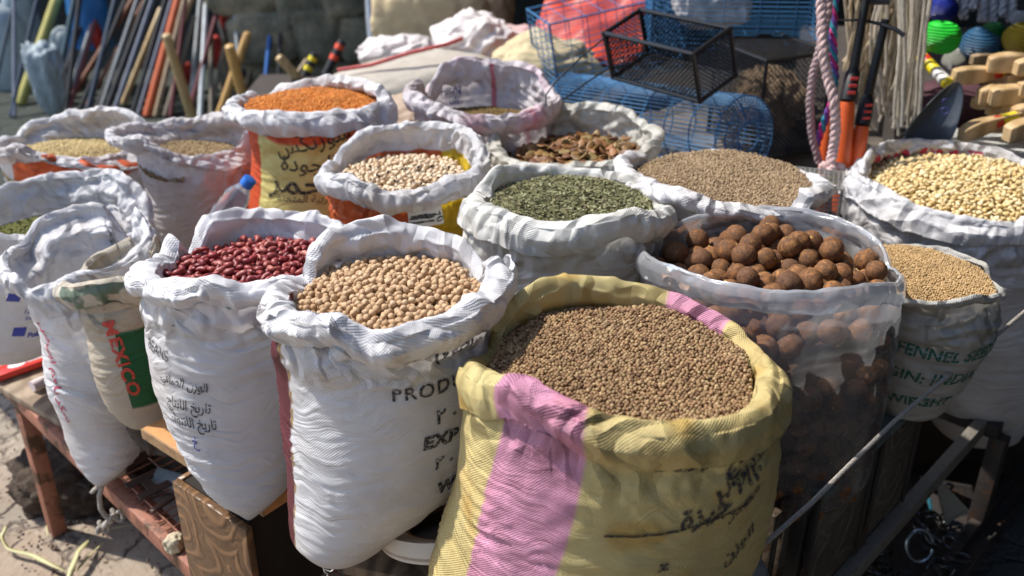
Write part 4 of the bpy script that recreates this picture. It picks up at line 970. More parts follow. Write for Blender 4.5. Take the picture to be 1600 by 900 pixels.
T('PRODU', 672, 611, .024, INK, rot=.0, bold=.0004, spacing=1.15)
T('٢٠', 697, 650, .026, INK, bold=.0007, spacing=1.6)
T('EXP', 690, 688, .025, INK, bold=.0013, spacing=1.05)
T('٢٠', 694, 722, .024, INK, bold=.0008, spacing=1.6)
T('WE', 702, 754, .022, INK, bold=.0014)
T = kid.text
T('BEANS', 246, 546, .022, INK, bold=.0003, spacing=1.0)
T(shape_ar('الوزن الصافي'), 284, 600, .019, INK, rot=-.02, bold=.0003)
T(shape_ar('تاريخ الانتاج'), 292, 633, .021, INK, rot=-.02, bold=.0003)
T(shape_ar('تاريخ الانتهاء'), 300, 662, .021, INK, rot=-.02, bold=.0003)
T(shape_ar('خ'), 306, 690, .02, INK_B, bold=.0003)
T = lent.text
T(shape_ar('سورتكس'), 488, 222, .046, INK, rot=.22, bold=.0004, stretch=.95)
T(shape_ar('الجودة'), 481, 257, .046, INK, rot=.0, bold=.0004)
T(shape_ar('أحمر'), 470, 289, .064, INK, rot=.0, bold=.0010, stretch=1.2)
T(shape_ar('العربية المتحدة'), 480, 312, .022, INK, bold=.0002)
T(shape_ar('لر'), 592, 190, .06, INK_W, rot=.2, bold=.0015)
T = peas.text
peas.patch(.058, .034, 665, 340, simple('label_white', (.75, .74, .70), .5, var=.05), rot=.05, name='label_patch')
for k in range(3): peas.patch(.040, .0032, 660, 335+k*5, INK, rot=.05, name='printed_bars', off=.002)
T('70', 684, 340, .017, INK, rot=-1.3, bold=.0004, off=.002)
mex.text('MEXICO', 190, 562, .0330, INK_R, rot=-math.pi/2+.17, bold=.0012, spacing=1.12)
mex.patch(.030, .034, 251, 600, simple('tan_print', (.42, .33, .22), .8), rot=.0, name='printed_patch', off=.0012)
mex.text('P', 251, 600, .034, INK_R, bold=.003, off=.002)
tall.text(shape_ar('سكر ناعم ابيض'), 86, 586, .024, INK_P, rot=-math.pi/2+.1, bold=.0003, stretch=1.25)
green.patch(.026, .018, 22, 466, simple('eu_blue', (.04, .05, .30), .7), rot=-.12, name='printed_patch')
green.patch(.026, .018, 30, 519, simple('eu_blue', (.04, .05, .30), .7), rot=-.12, name='printed_patch')
green.text('12 FEED', 55, 486, .013, INK_B, rot=-.12, bold=.0001); green.text('infoodly', 58, 496, .013, INK_B, rot=-.12, bold=.0001); green.text('Polonia', 60, 521, .014, INK_B, rot=-.12, bold=.0006)
fen.text('SWEET FENNEL SEEDS', 1442, 551, .028, INK_G, rot=-.03, shear=.22, bold=.0007, stretch=.86)
fen.text('ORIGIN: INDIA', 1432, 590, .030, INK_G, rot=-.02, shear=.22, bold=.0007, stretch=.9)
fen.text('N/WIEGHT', 1420, 626, .026, INK_G, rot=.03, shear=.1, bold=.0009, stretch=.9)
corn.text(shape_ar('شركة كبيرة'), 1432, 238, .062, INK_P, rot=-.03, bold=.0035, inner=True)
corn.patch(.010, .06, 1494, 240, simple('crimson_stripe', (.50, .03, .09), .7), name='printed_stripe', inner=True)
pink.text('HRN', 702, 142, .026, INK_B, inner=True, bold=.0002); pink.text('uli', 708, 158, .026, INK_B, inner=True, bold=.0002)

# ------------------------------------------------------------------ ropes and small things on the stall
M_rope = simple('weathered_rope', (.36, .33, .29), .9, var=.3, scale=300, bump=.0006)
def rope_mesh(mb, pts, r, pitch=.022, strands=3, seg=6):
    P = np.array(pts, float); d = np.concatenate([[0], np.cumsum(np.linalg.norm(np.diff(P, axis=0), axis=1))]); n = max(8, int(d[-1]/pitch*9)); t = np.linspace(0, d[-1], n)
    Q = np.stack([np.interp(t, d, P[:, k]) for k in range(3)], 1); ker = np.hanning(9); ker /= ker.sum(); Qp = np.concatenate([Q[:1]]*4+[Q]+[Q[-1:]]*4); Q = np.stack([np.convolve(Qp[:, k], ker, 'valid') for k in range(3)], 1)
    T = np.gradient(Q, axis=0); T /= np.linalg.norm(T, axis=1)[:, None]+1e-9; N = np.cross(T, [.3, .2, .93]); N /= np.linalg.norm(N, axis=1)[:, None]+1e-9; B = np.cross(T, N)
    for s_ in range(strands):
        a = 2*math.pi*(t/pitch+s_/strands); mb.tube(Q+(np.cos(a)[:, None]*N+np.sin(a)[:, None]*B)*r*.52, r*.56, seg)
mb = MB(); rp = [aty(x, y, q) for x, y, q in ((1660, 440, 1.48), (1600, 488, 1.40), (1500, 572, 1.25), (1400, 656, 1.11), (1330, 724, 1.03), (1270, 784, .96), (1200, 845, .88), (1135, 893, .80), (1075, 935, .74))]
rope_mesh(mb, rp, .0031, .013); tag(mb.build('boundary_rope', M_rope, top=True), 'thin grey twisted rope stretched along the right front of the stall', 'rope')
# knotted rope end by the tall sack
mb = MB(); k0 = at(188, 742, .40); pts = [at(196, 735, .41), at(178, 745, .40), at(160, 757, .385), at(155, 775, .36), at(157, 795, .33), at(166, 808, .31), at(172, 812, .305)]
rope_mesh(mb, pts, .0045, .016)
def knot(c, r):
    t = np.linspace(0, 2*math.pi, 40); rope_mesh(mb, np.array(c)+np.stack([(np.cos(t)+1.3*np.cos(2*t))*r*.5, (np.sin(t)-1.3*np.sin(2*t))*r*.5, -np.sin(3*t)*r*.8], 1), .0042, .016)
knot(at(181, 806, .305), .011); knot(at(160, 824, .27), .010)
rope_mesh(mb, [at(170, 811, .305), at(166, 818, .29), at(158, 828, .265)], .0045, .016); rope_mesh(mb, [at(158, 758, .385), at(148, 764, .375), at(143, 770, .365)], .0038, .016)
tag(mb.build('knotted_rope', M_rope, top=True), 'knotted grey rope end hanging at the foot of the tall white sack', 'rope')
# cloth knot tied around the left rail
def bundle(name, label, cat, c, size, mat, seed, amp=.12, rz=0., sub=5, tilt=0., sag=.25, scale=3., kind=None, group=None, top=True, sq=.75, taper=0.):
    V, F = ico(sub); V = np.sign(V)*np.abs(V)**sq; V[:, 2] = np.where(V[:, 2] < 0, V[:, 2]*(1-sag), V[:, 2])
    N = V/np.linalg.norm(V, axis=1)[:, None]; V = V+N*(amp*crumple(V+seed*1.3, seed, scale)+amp*.5*crumple(V+seed, seed+1, scale*2.3)+amp*.5*noise(V*1.5+seed))[:, None]
    if taper: V[:, :2] *= (1-taper*(1-(V[:, 2:]+1)/2))
    V = V*np.array(size)/2; R = (Matrix.Rotation(rz, 3, 'Z')@Matrix.Rotation(tilt, 3, 'Y')); V = V@np.array(R).T+np.array(c)
    col = np.ones((len(V), 3)); o = mesh_obj(name, V, F, mat, col=col*1.0)
    o = local(o) if top else o; tag(o, label, cat, group, kind); return o
M_rag = simple('rag_cloth', (.50, .43, .30), .8, var=.3, scale=60); M_jutebag = simple('jute_cloth', (.50, .38, .22), .9, var=.15, scale=90, bump=.001)
bundle('tied_rag', 'small beige rag knotted around the red brown rail', 'rag', at(272, 850, .378), (.030, .030, .034), M_rag, 3, .30, scale=2.2, sub=4)
# short iron strips lying on the grille
e = empty('iron_strip_piece', at(235, 757, .385), 'flat rusty H shaped iron piece lying on the wire grille', 'iron piece')
M_iron = rust_paint('brown_iron', (.075, .045, .035), (.12, .06, .03), .55); a_ = math.atan2(dl[1], dl[0]); mb = MB(); c0 = at(232, 757, .384)
mb.box(c0-dl*.022, (.018, .060, .003), rz=a_, bev=.0008); mb.box(c0+dl*.022+[0, 0, .0002], (.018, .060, .003), rz=a_, bev=.0008); mb.box(c0+[0, 0, .0004], (.03, .016, .003), rz=a_, bev=.0008); mb.build('plate', M_iron, e, False)
mb = MB(); bar(at(236, 800, .383), at(280, 772, .383), .009, .006, mb); o = mb.build('iron_rod', M_iron, top=True); tag(o, 'dark iron rod lying across the wire grille', 'rod')
mb = MB(); 
for k in range(3): bar(at(196+k*2, 733-k*6, .39+.006*k), at(240+k*2, 706-k*6, .39+.006*k), .008, .007, mb)
tag(mb.build('rusty_bars', M_iron, top=True), 'bundle of rusty bars between the tall sack and the drawer box', 'bars')
mb = MB(); mb.box(at(262, 748, .385), (.06, .03, .004), rz=a_+.5, rot=(Matrix.Rotation(a_+.4, 3, 'Z')@Matrix.Rotation(.6, 3, 'X')).to_4x4(), bev=.002); tag(mb.build('blue_grey_sheet', simple('blue_grey_plastic', (.25, .30, .32), .3), top=True), 'blue grey plastic sheet leaning beside the drawer box', 'plastic sheet')
bundle('dark_stone_lump', 'dark lump of rock under the beige sack beside the drawer box', 'rock', at(252, 655, .50), (.10, .10, .16), simple('dark_rock', (.08, .065, .055), .9, scale=40), 8, .25)
bundle('earth_heap', 'small heap of dark earth and husks behind the left table leg', 'earth', at(125, 745, .03), (.28, .22, .16), simple('dark_earth', (.10, .07, .05), .95, var=.5, scale=60, bump=.01), 9, .25, scale=5)
# a low sack support under left sacks
# red packet and roll on the planks
e = empty('red_packet', at(35, 572, .393), 'flat red packet with white oval lying on the planks below the far left sack', 'packet')
p0 = at(-12, 588, .400); p1 = at(80, 556, .400); mb = MB(); bar(p0, p1, .040, .014, mb, .003); mb.build('wrapper', simple('red_gloss', (.62, .035, .02), .3, var=.05), e)
dd = (p1-p0)/np.linalg.norm(p1-p0); mb = MB(); a2 = math.atan2(dd[1], dd[0]); mb.lathe([(.001, .0003), (.014, .0003), (.0142, 0)], lerp(p0, p1, .42)+[0, 0, .0076], 28, rot=Matrix.Rotation(a2, 3, 'Z'), sx=1.3, sy=.8); mb.build('oval_print', simple('packet_white', (.75, .72, .70), .4, var=.05), e)
mb = MB(); 
for k in range(7): mb.box(lerp(p0, p1, .60+.045*k)+[0, 0, .0078], (.0032+.001*(k % 2), .015, .0006), rz=a2+.15)
mb.build('print_strokes', simple('packet_white', (.75, .72, .70)), e)
mb = MB(); mb.tube([at(50, 604, .402), at(62, 598, .402), at(88, 588, .402)], .011, 16); o = mb.build('paper_roll', simple('pinkish_paper', (.66, .56, .58), .6, var=.1), top=True); tag(o, 'short pinkish paper roll lying on the planks beside the red packet', 'paper roll')
# striped round dish between the chickpea and the yellow sacks
e = empty('striped_dish', at(745, 800, .60), 'round cream dish with brown ring between the chickpea and yellow sacks', 'dish')
m = NT('striped_card'); tc = m.n('TexCoord').outputs['Object']; spz = m.n('SeparateXYZ'); m.l(tc, spz.inputs[0])
ln = m.n('VectorMath', operation='LENGTH'); cmb = m.n('CombineXYZ'); m.l(spz.outputs[0], cmb.inputs[0]); m.l(spz.outputs[1], cmb.inputs[1]); m.l(cmb.outputs[0], ln.inputs[0])
st = m.math('SINE', m.math('MULTIPLY', ln.outputs['Value'], 1900.)); m.l(m.mixc(m.ramp(m.math('MULTIPLY', m.math('ADD', st, m.math('MULTIPLY', m.noise(150, 2), 1.)), .5), [(.35, (0, 0, 0)), (.7, (.7,)*3)]), (.62, .56, .48), (.22, .15, .11)), m.b.inputs['Base Color']); m.b.inputs['Roughness'].default_value = .4
dc = at(700, 800, .635); tl = Matrix.Rotation(-.30, 3, 'X')@Matrix.Rotation(-.10, 3, 'Y')
def dishpart(nm, prof, mat):
    mb = MB(); mb.lathe(prof, (0, 0, 0), 96); o = mb.build(nm, mat); o.location = dc; o.rotation_euler = tl.to_euler(); adopt(o, e)
dishpart('striped_rim', [(.092, -.030), (.096, -.012), (.095, .0), (.088, -.001), (.062, -.010), (.060, -.012)], m.m)
dishpart('brown_ring', [(.0602, -.0118), (.056, -.0125), (.0555, -.020)], simple('brown_card', (.20, .09, .04), .5))
dishpart('dark_inside', [(.0555, -.0195), (.054, -.034), (.001, -.035)], simple('dark_tin', (.03, .022, .015), .4, scale=60))
# small bottle behind the red lentils
e = empty('water_bottle', at(372, 330, .60), 'small crushed clear bottle with blue cap left of the red lentil sack', 'bottle'); bb = aty(360, 322, 1.80); bt = aty(386, 287, 1.80)
ax = (bt-bb)/np.linalg.norm(bt-bb); Rb = Vector(ax).to_track_quat('Z', 'Y').to_matrix(); mbot = NT('clear_bottle_plastic'); mbot.b.inputs['Transmission Weight'].default_value = .9; mbot.b.inputs['Base Color'].default_value = (.75, .82, .95, 1); mbot.b.inputs['Roughness'].default_value = .12
mb = MB(); mb.lathe([(.001, -.06), (.024, -.058), (.026, -.04), (.023, -.03), (.026, -.02), (.023, -.01), (.026, 0), (.022, .012), (.012, .030), (.0115, .040)], (bb+bt)/2-ax*.008, 24, rot=Rb); mb.build('bottle_body', mbot.m, e)
mb = MB(); mb.lathe([(.0135, .034), (.0135, .050), (.012, .051), (.001, .051)], (bb+bt)/2-ax*.008, 20, rot=Rb); mb.build('cap', simple('blue_cap', (.02, .16, .62), .35, var=.05), e)
# string ends hanging at the sack corners
for s_, pix, zz, Yy in ((kid, (388, 806), 0, 1.18), (chick, (500, 880), 0, 1.0)):
    mb = MB(); p = aty(pix[0], pix[1], Yy); q = [p]
    for k in range(7): q.append(q[-1]+np.array([random.uniform(-.004, .004), random.uniform(-.002, .002), -.005]))
    mb.tube(q, .0011, 5); mb.tube([q[2], q[2]+[.008, 0, -.004], q[2]+[.012, 0, -.001]], .0009, 4); o = mb.build('loose_thread', simple('white_thread', (.7, .7, .7), .8), s_.root)
# yellow plastic strips on the floor
def ribbon(pts, w_, label, seed):
    P = np.array([at(x, y, z) for x, y, z in pts]); t = np.linspace(0, 1, len(P)); tt = np.linspace(0, 1, 60); Q = np.stack([np.interp(tt, t, P[:, k]) for k in range(3)], 1)
    ker = np.hanning(11); ker /= ker.sum(); Qp = np.concatenate([Q[:1]]*5+[Q]+[Q[-1:]]*5); Q = np.stack([np.convolve(Qp[:, k], ker, 'valid') for k in range(3)], 1)
    T = np.gradient(Q, axis=0); T /= np.linalg.norm(T, axis=1)[:, None]; r = np.random.default_rng(seed); tw = np.interp(tt, [0, .3, .6, 1], r.uniform(-.9, .9, 4))
    S_ = np.cross(T, [0, 0, 1]); S_ /= np.linalg.norm(S_, axis=1)[:, None]; U = np.cross(S_, T); D = np.cos(tw)[:, None]*S_+np.sin(tw)[:, None]*U; w2 = w_*.55*(1-.5*np.abs(tt*2-1)**4)[:, None]
    V = np.concatenate([Q-D*w2, Q+D*w2]); V[:, 2] = np.maximum(V[:, 2], .004); F = [(i, i+1, 61+i, 60+i) for i in range(59)]
    mb = MB(); mb.add(V, F); o = mb.build('plastic_strip', simple('yellow_green_strip', (.48, .45, .22), .5, var=.1), top=True); so = o.modifiers.new('s', 'SOLIDIFY'); so.thickness = .0012; tag(o, label, 'strip')
ribbon([(10, 822, .03), (2, 840, .02), (12, 858, .015), (50, 868, .012), (80, 882, .015), (108, 896, .01)], .0085, 'long curling yellow green strip at the left bottom edge', 1)
ribbon([(104, 915, .01), (112, 890, .02), (122, 862, .03), (140, 845, .015)], .011, 'wide yellow green strip standing up from the floor at lower left', 2)
ribbon([(118, 893, .006), (140, 868, .012), (162, 848, .006)], .005, 'narrow yellow straw crossing the wide strip on the floor', 3)
ribbon([(165, 828, .010), (195, 822, .012), (226, 817, .01)], .0035, 'thin pale straw lying under the knotted rope', 4)
ribbon([(75, 838, .01), (73, 822, .012), (85, 812, .01)], .003, 'small curled straw beside the left table leg', 5)
# little stones and crumbs on the floor
r_ = np.random.default_rng(5); n = 420; px = r_.uniform(-20, 300, n); py = r_.uniform(600, 905, n); P = np.array([at(a, b, .002) for a, b in zip(px, py)]); V, F = ico(1)
GV, GF = swarm(P, V*[1, .8, .5], F, rand_rot(n, r_), np.abs(r_.normal(.0018, .0016, (n, 1)))*np.ones((1, 3))+.0008); o = mesh_obj('floor_grit', GV, GF, simple('grit', (.16, .11, .08), .9, var=.5)); local(o); tag(o, 'scattered grit and husks on the stone floor', 'grit', None, 'stuff')
# chains and shackles on the lower shelf at right
ce = empty('chain_tray', at(1440, 820, .10), 'dark shallow tray under the right rail, holding the black chains', 'tray'); tc_ = at(1432, 825, .10)
mb = MB(); mb.box(tc_+[0, 0, 0], (.62, .26, .006), rz=math.atan2(dr[1], dr[0])); mb.build('tray_floor', M_darksteel, ce)
mb = MB(); nr_ = np.array([-dr[1], dr[0], 0]); bar(tc_-dr*.31+nr_*.13, tc_+dr*.31+nr_*.13, .004, .03, mb); bar(tc_-dr*.31-nr_*.13, tc_+dr*.31-nr_*.13, .004, .03, mb); mb.build('tray_edge', M_darksteel, ce)
M_chain = simple('oily_steel', (.08, .085, .095), .28, metal=.8, var=.3, scale=60)
r_ = np.random.default_rng(12)
for k in range(34):
    x, y = r_.uniform(1345, 1500), r_.uniform(760, 900); 
    if (y-750) < (1500-x)*.25: y += 40
    c = at(x, y, .125+r_.uniform(0, .03)); a = np.linspace(0, 2*math.pi, 26, endpoint=False); rx, ry = r_.uniform(.012, .022), r_.uniform(.010, .015); R = rand_rot(1, r_, .7)[0]
    mb = MB(); mb.tube(np.stack([np.cos(a)*rx, np.sin(a)*ry, 0*a], 1)@R.T+c, r_.uniform(.0022, .0034), 8, closed=True); tag(mb.build('chain_link', M_chain, top=True), 'dark steel chain link lying in the tray under the right rail', 'chain link', 'loose chain links in the tray')
mb = MB(); a = np.linspace(.3, 2*math.pi-.2, 40); c = at(1437, 853, .16); mb.tube(np.stack([np.cos(a)*.026, np.sin(a)*.032*0+np.sin(a)*.012, np.sin(a)*.030], 1)+c, .0042, 10); tag(mb.build('steel_shackle', simple('bright_steel', (.30, .36, .42), .25, metal=.9), top=True), 'largest bright steel shackle standing among the dark chain links', 'shackle')
for q, (x, y) in enumerate(((1450, 775), (1478, 778))): mb = MB(); bar(at(x, y, .16), at(x+5, y+22, .14), .008, .004, mb); tag(mb.build('blue_tag', simple('teal_tag', (.03, .16, .22), .5), top=True), ['left', 'right'][q]+' one of two small teal tags among the chains', 'tag')
mb = MB(); pa, pb, pc = at(1462, 742, .24), at(1512, 795, .20), at(1478, 812, .16); mb.add([pa, pb, pc, pa-[0, 0, .012], pb-[0, 0, .012], pc-[0, 0, .012]], [(0, 1, 2), (5, 4, 3), (0, 3, 4, 1), (1, 4, 5, 2), (2, 5, 3, 0)]); tag(mb.build('folded_bag', simple('grey_sheet', (.16, .16, .14), .6), top=True, smooth_=False), 'grey folded sheet wedged beside the right stall leg', 'sheet')
# rounded metal pot peeping out at the bottom
mb = MB(); mb.lathe([(.001, .03), (.02, .029), (.034, .022), (.040, .008), (.041, -.03), (.041, -.12)], at(1152, 905, .585), 40); tag(mb.build('metal_pot', simple('brushed_steel', (.30, .34, .36), .3, metal=.7, var=.3, scale=40), top=True), 'small rounded grey metal pot at the bottom edge by the rope', 'pot')
# ------------------------------------------------------------------ leaning tool handles behind, left
def tone(n, c, rough=.5, **k): return simple(n, c, rough, var=.18, scale=14, **k)
COL = dict(navy=(.03, .05, .08), black=(.018, .018, .02), yellow=(.42, .38, .10), teal=(.03, .07, .09), grey=(.30, .31, .31), maroon=(.14, .03, .03), brown=(.22, .08, .035), slate=(.16, .18, .23),
           wood=(.60, .42, .20), orange=(.55, .11, .03), tan=(.42, .30, .18), steel=(.42, .46, .48), white=(.72, .74, .72), olive=(.16, .13, .09), blue=(.03, .14, .42), honey=(.68, .40, .13))
Wl = {'wood', 'tan', 'honey'}
used = {}
def pole(x0, y0, x1, y1, w_, c, label, Yb=4.75, name='tool_handle', dY=.35, top_ext=1.35):
    """a handle seen from (x0, y0) at its top to (x1, y1) near its foot"""
    fx = x1+(x1-x0)/max(1, (y1-y0))*max(0, 190-y1)*1.; fy = max(y1, 190); q = at(fx, fy, .0) if abs(aty(fx, fy, Yb)[2]) > .3 else aty(fx, fy, Yb); q[2] = max(0, q[2])
    p = aty(x0, y0, q[1]+dY)
    if y0 <= 0: p = q+(p-q)*top_ext
    mat = tone('paint_'+c, COL[c]) if c not in Wl else wood_cache(c)
    r = w_/FPX*4.9/2; L = np.linalg.norm(p-q); d = (p-q)/L; mb = MB(); rr = [r*.97, r, r, r, r*.97, r*.8, r*.35]; tt = [0, .02, .3, .7, 1-.010/L*1.2, 1-.004/L, 1.]
    mb.tube([q+(p-q)*t for t in tt], np.array(rr), 14); tag(mb.build(name, mat, top=True), label, 'handle', 'tool handles leaning at the back left')
def wood_cache(c): return MATS['handle_'+c] if 'handle_'+c in MATS else wood('handle_'+c, tuple(x*.78 for x in COL[c]), COL[c], 10, .45)
PL = [(22, 0, 2, 130, 5.5, 'navy', 'leftmost thin navy pole, slanting out of the picture'), (22, 0, 24, 160, 6, 'slate', 'upright slate pole crossing the leftmost navy one'), (58, 0, 24, 163, 7, 'navy', 'slanting navy pole whose foot meets the upright slate pole'),
 (88, 0, 44, 165, 17, 'yellow', 'broad olive yellow board leaning behind the white bucket shaped sack'), (116, 0, 84, 176, 9, 'teal', 'dark teal pole just right of the white bag'), (124, 0, 106, 176, 8, 'black', 'black pole right of the dark teal one'),
 (156, 0, 120, 144, 7.5, 'grey', 'pale grey pole in the midst of dark ones at left'), (150, 30, 112, 172, 7, 'maroon', 'maroon pole low behind the pale grey one'), (180, 0, 142, 168, 9, 'navy', 'thick navy pole beside the orange brown one'),
 (207, 0, 150, 112, 9, 'brown', 'orange brown pole running steeply to the upper right'), (208, 20, 155, 172, 9, 'black', 'thick black pole behind the light metal one'), (214, 0, 164, 160, 6, 'grey', 'narrow light metal pole in front of black ones'),
 (226, 0, 155, 160, 6, 'brown', 'rust brown pole under the narrow light metal pole'), (229, 0, 174, 162, 9, 'black', 'black pole between the light metal and blue grey ones'), (238, 0, 187, 160, 7.5, 'slate', 'blue grey pole left of the short pale wooden handle'),
 (252, 12, 204, 168, 9.5, 'wood', 'straight pale wooden handle with a free top end'), (268, 0, 222, 168, 6, 'slate', 'thin slate pole crossing behind the orange red one'), (278, 0, 232, 184, 12.5, 'orange', 'thick orange red pole'),
 (298, 0, 242, 196, 10, 'tan', 'tan wooden handle directly right of the orange red pole'), (288, 0, 258, 130, 9, 'tan', 'tan wooden handle half hidden behind the crossing pale handle'), (304, 24, 262, 180, 9, 'olive', 'olive brown handle behind the crossing pale handle'),
 (313, 0, 304, 168, 8.5, 'steel', 'grey steel tube left of the white one'), (322, 0, 314, 180, 7.5, 'white', 'bright white tube, tallest upright at centre left'), (330, 40, 331, 172, 8, 'olive', 'olive brown post right of the white tube'),
 (334, 0, 362, 110, 12, 'black', 'wide black pole leaning the other way, right of the white tube'), (366, 0, 372, 80, 8, 'grey', 'grey pole above the honey coloured crossing handles'), (352, 60, 334, 168, 7, 'olive', 'dim olive stick left of the honey coloured crossing handles'),
 (429, 0, 391, 138, 7.5, 'tan', 'long thin tan stick left of the stone wall'), (426, 6, 416, 126, 7, 'blue', 'bright blue pole against the stone wall'), (440, 0, 437, 90, 6, 'black', 'thin black pole right of the blue one'),
 (405, 0, 380, 150, 8, 'black', 'black pole behind the honey coloured handles'), (345, 0, 300, 170, 8, 'maroon', 'dark maroon pole deep behind the white tube'), (196, 0, 130, 170, 7, 'black', 'black pole deep behind the orange brown one'), (140, 0, 96, 170, 7, 'black', 'black pole deep behind the pale grey one'),
 (258, 0, 214, 165, 7, 'black', 'black pole behind the straight pale wooden handle'), (290, 0, 270, 170, 7, 'maroon', 'dark red pole behind the two tan handles')]
for i, a in enumerate(PL): pole(*a, Yb=4.75 if i % 3 else 4.95)
pole(259, 53, 297, 172, 13, 'wood', 'pale round handle leaning left across the others, its end towards the viewer', Yb=4.3, dY=-.12)
pole(358, 70, 384, 165, 14, 'honey', 'honey coloured round handle leaning left in the crossing pair', Yb=4.2, dY=-.10)
pole(388, 50, 346, 170, 12, 'honey', 'honey coloured round handle leaning right behind its crossing partner', Yb=4.4, dY=.1)
pole(434, 88, 468, 124, 12, 'wood', 'short pale wooden stub leaning left beside the yellow banded rod', Yb=4.1, dY=-.1)
pole(481, 92, 460, 124, 8, 'tan', 'short tan stub leaning right behind the pale wooden stub', Yb=4.2, dY=.1)
def banded(x0, y0, x1, y1, col, cn, label):
    p = aty(x0, y0, 4.1); q = aty(x1, y1, 4.05); e = empty('banded_rod', (p+q)/2-[0, 0, .15], label, 'rod'); mb = MB(); mb.tube([q, lerp(q, p, .5), p], .018, 12); mb.build('rod', tone('paint_black', COL['black']), e)
    for t in (.45, .75): mb = MB(); mb.tube([lerp(q, p, t), lerp(q, p, t+.14)], .0186, 12); mb.build('band', simple(cn, col, .5), e)
banded(492, 84, 470, 132, (.75, .62, .02), 'yellow_band', 'short black rod with two yellow bands by the stone wall')
banded(535, 64, 508, 118, (.75, .08, .03), 'red_band', 'short black rod with two red bands by the stone wall')
mb = MB(); mb.tube([aty(576, -30, 4.2), aty(579, 30, 4.15), aty(584, 92, 4.1)], .019, 16); tag(mb.build('steel_pipe', simple('galvanised_pipe', (.42, .44, .48), .35, metal=.5, var=.15), top=True), 'upright grey steel pipe in front of the rubble wall', 'pipe')
# red bits behind the handles
for k, (x, y, w_, h_) in enumerate(((296, 118, .06, .14), (340, 85, .07, .2), (350, 20, .05, .25), (368, 158, .07, .09), (152, 60, .05, .16), (118, 150, .06, .16))):
    bundle('red_bundle', ['dull red bundle behind the crossing pale handle', 'dull red bundle behind the white tube', 'red strip high behind the wide black pole', 'red bundle low behind the honey coloured handles', 'red strip beside the blue barrel', 'dark red bundle low among the left poles'][k], 'bundle', aty(x, y, 5.2), (w_, .05, h_), simple('dull_red_cloth', (.42, .03, .02), .7), 40+k, .15, sub=4)
# pale bags and blue barrel in the shade at far left
M_pale = simple('pale_bag_cloth', (.30, .36, .39), .6, var=.2, scale=10)
bundle('pale_bag', 'pale blue grey bag with gathered neck, standing before the olive yellow board', 'bag', aty(76, 132, 4.6), (.20, .18, .38), M_pale, 50, .16, sub=5, taper=.55)
bundle('pale_bag', 'pale sack at the left border behind the navy poles', 'bag', aty(10, 95, 5.3), (.30, .2, .60), M_pale, 51, .05, sub=4)
bundle('pale_bag', 'pale sack between the slanting navy pole and the upright slate pole', 'bag', aty(42, 70, 5.4), (.18, .2, .66), M_pale, 52, .05, sub=4)
bundle('pale_bag', 'pale sack behind the dark teal and black poles', 'bag', aty(108, 110, 5.35), (.16, .2, .46), M_pale, 53, .05, sub=4)
mb = MB(); c = aty(140, 30, 5.3); mb.lathe([(.001, .2), (.10, .2), (.105, .15), (.10, .1), (.105, .05), (.10, -.02), (.098, -.14), (.001, -.14)], c, 24); tag(mb.build('blue_barrel', simple('blue_plastic', (.03, .20, .52), .4), top=True), 'bright blue plastic barrel behind the pale grey pole', 'barrel')
# rubble stone wall
M_stone = NT('mossy_stone'); c = M_stone.ramp(M_stone.noise(5, 7, .7), [(.3, (.06, .065, .04)), (.5, (.20, .185, .13)), (.66, (.42, .34, .23))]); M_stone.l(c, M_stone.b.inputs['Base Color']); M_stone.b.inputs['Roughness'].default_value = .9; M_stone.l(M_stone.bump(M_stone.noise(16, 8, .7), .02), M_stone.b.inputs['Normal'])
r_ = np.random.default_rng(8); sv_, sf_ = ico(4); mb = MB(); 
for row in range(6):
    x = -1.50+.1*(row % 2)
    while x < -.75:
        wd = r_.uniform(.20, .42); hgt_ = .22; V = np.sign(sv_)*np.abs(sv_)**.42; V = V*(1+.12*noise(sv_*1.6+x*7+row)+.05*noise(sv_*5+x*3))[:, None]
        mb.add(V*[wd*.60, .14, hgt_*.62]+[x+wd/2, 5.15+r_.uniform(-.04, .04), .10+row*hgt_+r_.uniform(-.02, .02)], [tuple(f) for f in sf_]); x += wd
mb.box((-1.05, 5.28, .7), (.85, .12, 1.4)); tag(mb.build('rubble_wall', M_stone.m, top=True), 'mossy rubble stone wall between the tool handles and the cloth pile', 'wall')
# cloth and sack pile behind the pink sack
M_sackg = simple('grey_beige_sack_cloth', (.42, .38, .32), .7, var=.12, scale=30); M_sackw = simple('dusty_white_sack_cloth', (.68, .62, .60), .6, var=.15, scale=14); M_jb = simple('tan_jute_cloth', (.62, .49, .29), .85, var=.15, scale=25)
bundle('jute_cloth_bale', 'folded tan jute cloth at the top edge behind the white sack pile', 'cloth', aty(672, 30, 3.75), (.44, .2, .34), M_jb, 61, .10, sub=6, scale=1.6)
bundle('jute_cloth_bale', 'darker brown jute bale just right of the tan jute cloth', 'cloth', aty(745, 22, 3.85), (.28, .25, .26), simple('brown_jute_cloth', (.46, .31, .18), .85, scale=25), 62, .10, sub=6, scale=1.6)
bundle('filled_sack', 'lying grey beige filled sack with a red seam, behind the red lentils', 'sack', aty(636, 168, 3.0), (.62, .34, .30), M_sackg, 63, .05, rz=.18, tilt=-.16, sub=6, scale=2)
mb = MB(); mb.tube([aty(528, 120, 2.93)+[0, 0, .02], aty(580, 112, 2.93)+[0, 0, .02], aty(640, 96, 2.93)+[0, 0, .025], aty(700, 74, 2.95)+[0, 0, .01], aty(722, 60, 3.0)], .006, 8); o = mb.build('red_seam', simple('red_seam_cloth', (.55, .10, .09), .7)); adopt(o, bpy.data.objects['filled_sack'])
bundle('empty_sack_pile', 'crumpled dusty white empty sacks with pink print, at the top centre', 'sack', aty(745, 70, 3.2), (.26, .22, .18), M_sackw, 64, .22, sub=6, scale=2.2)
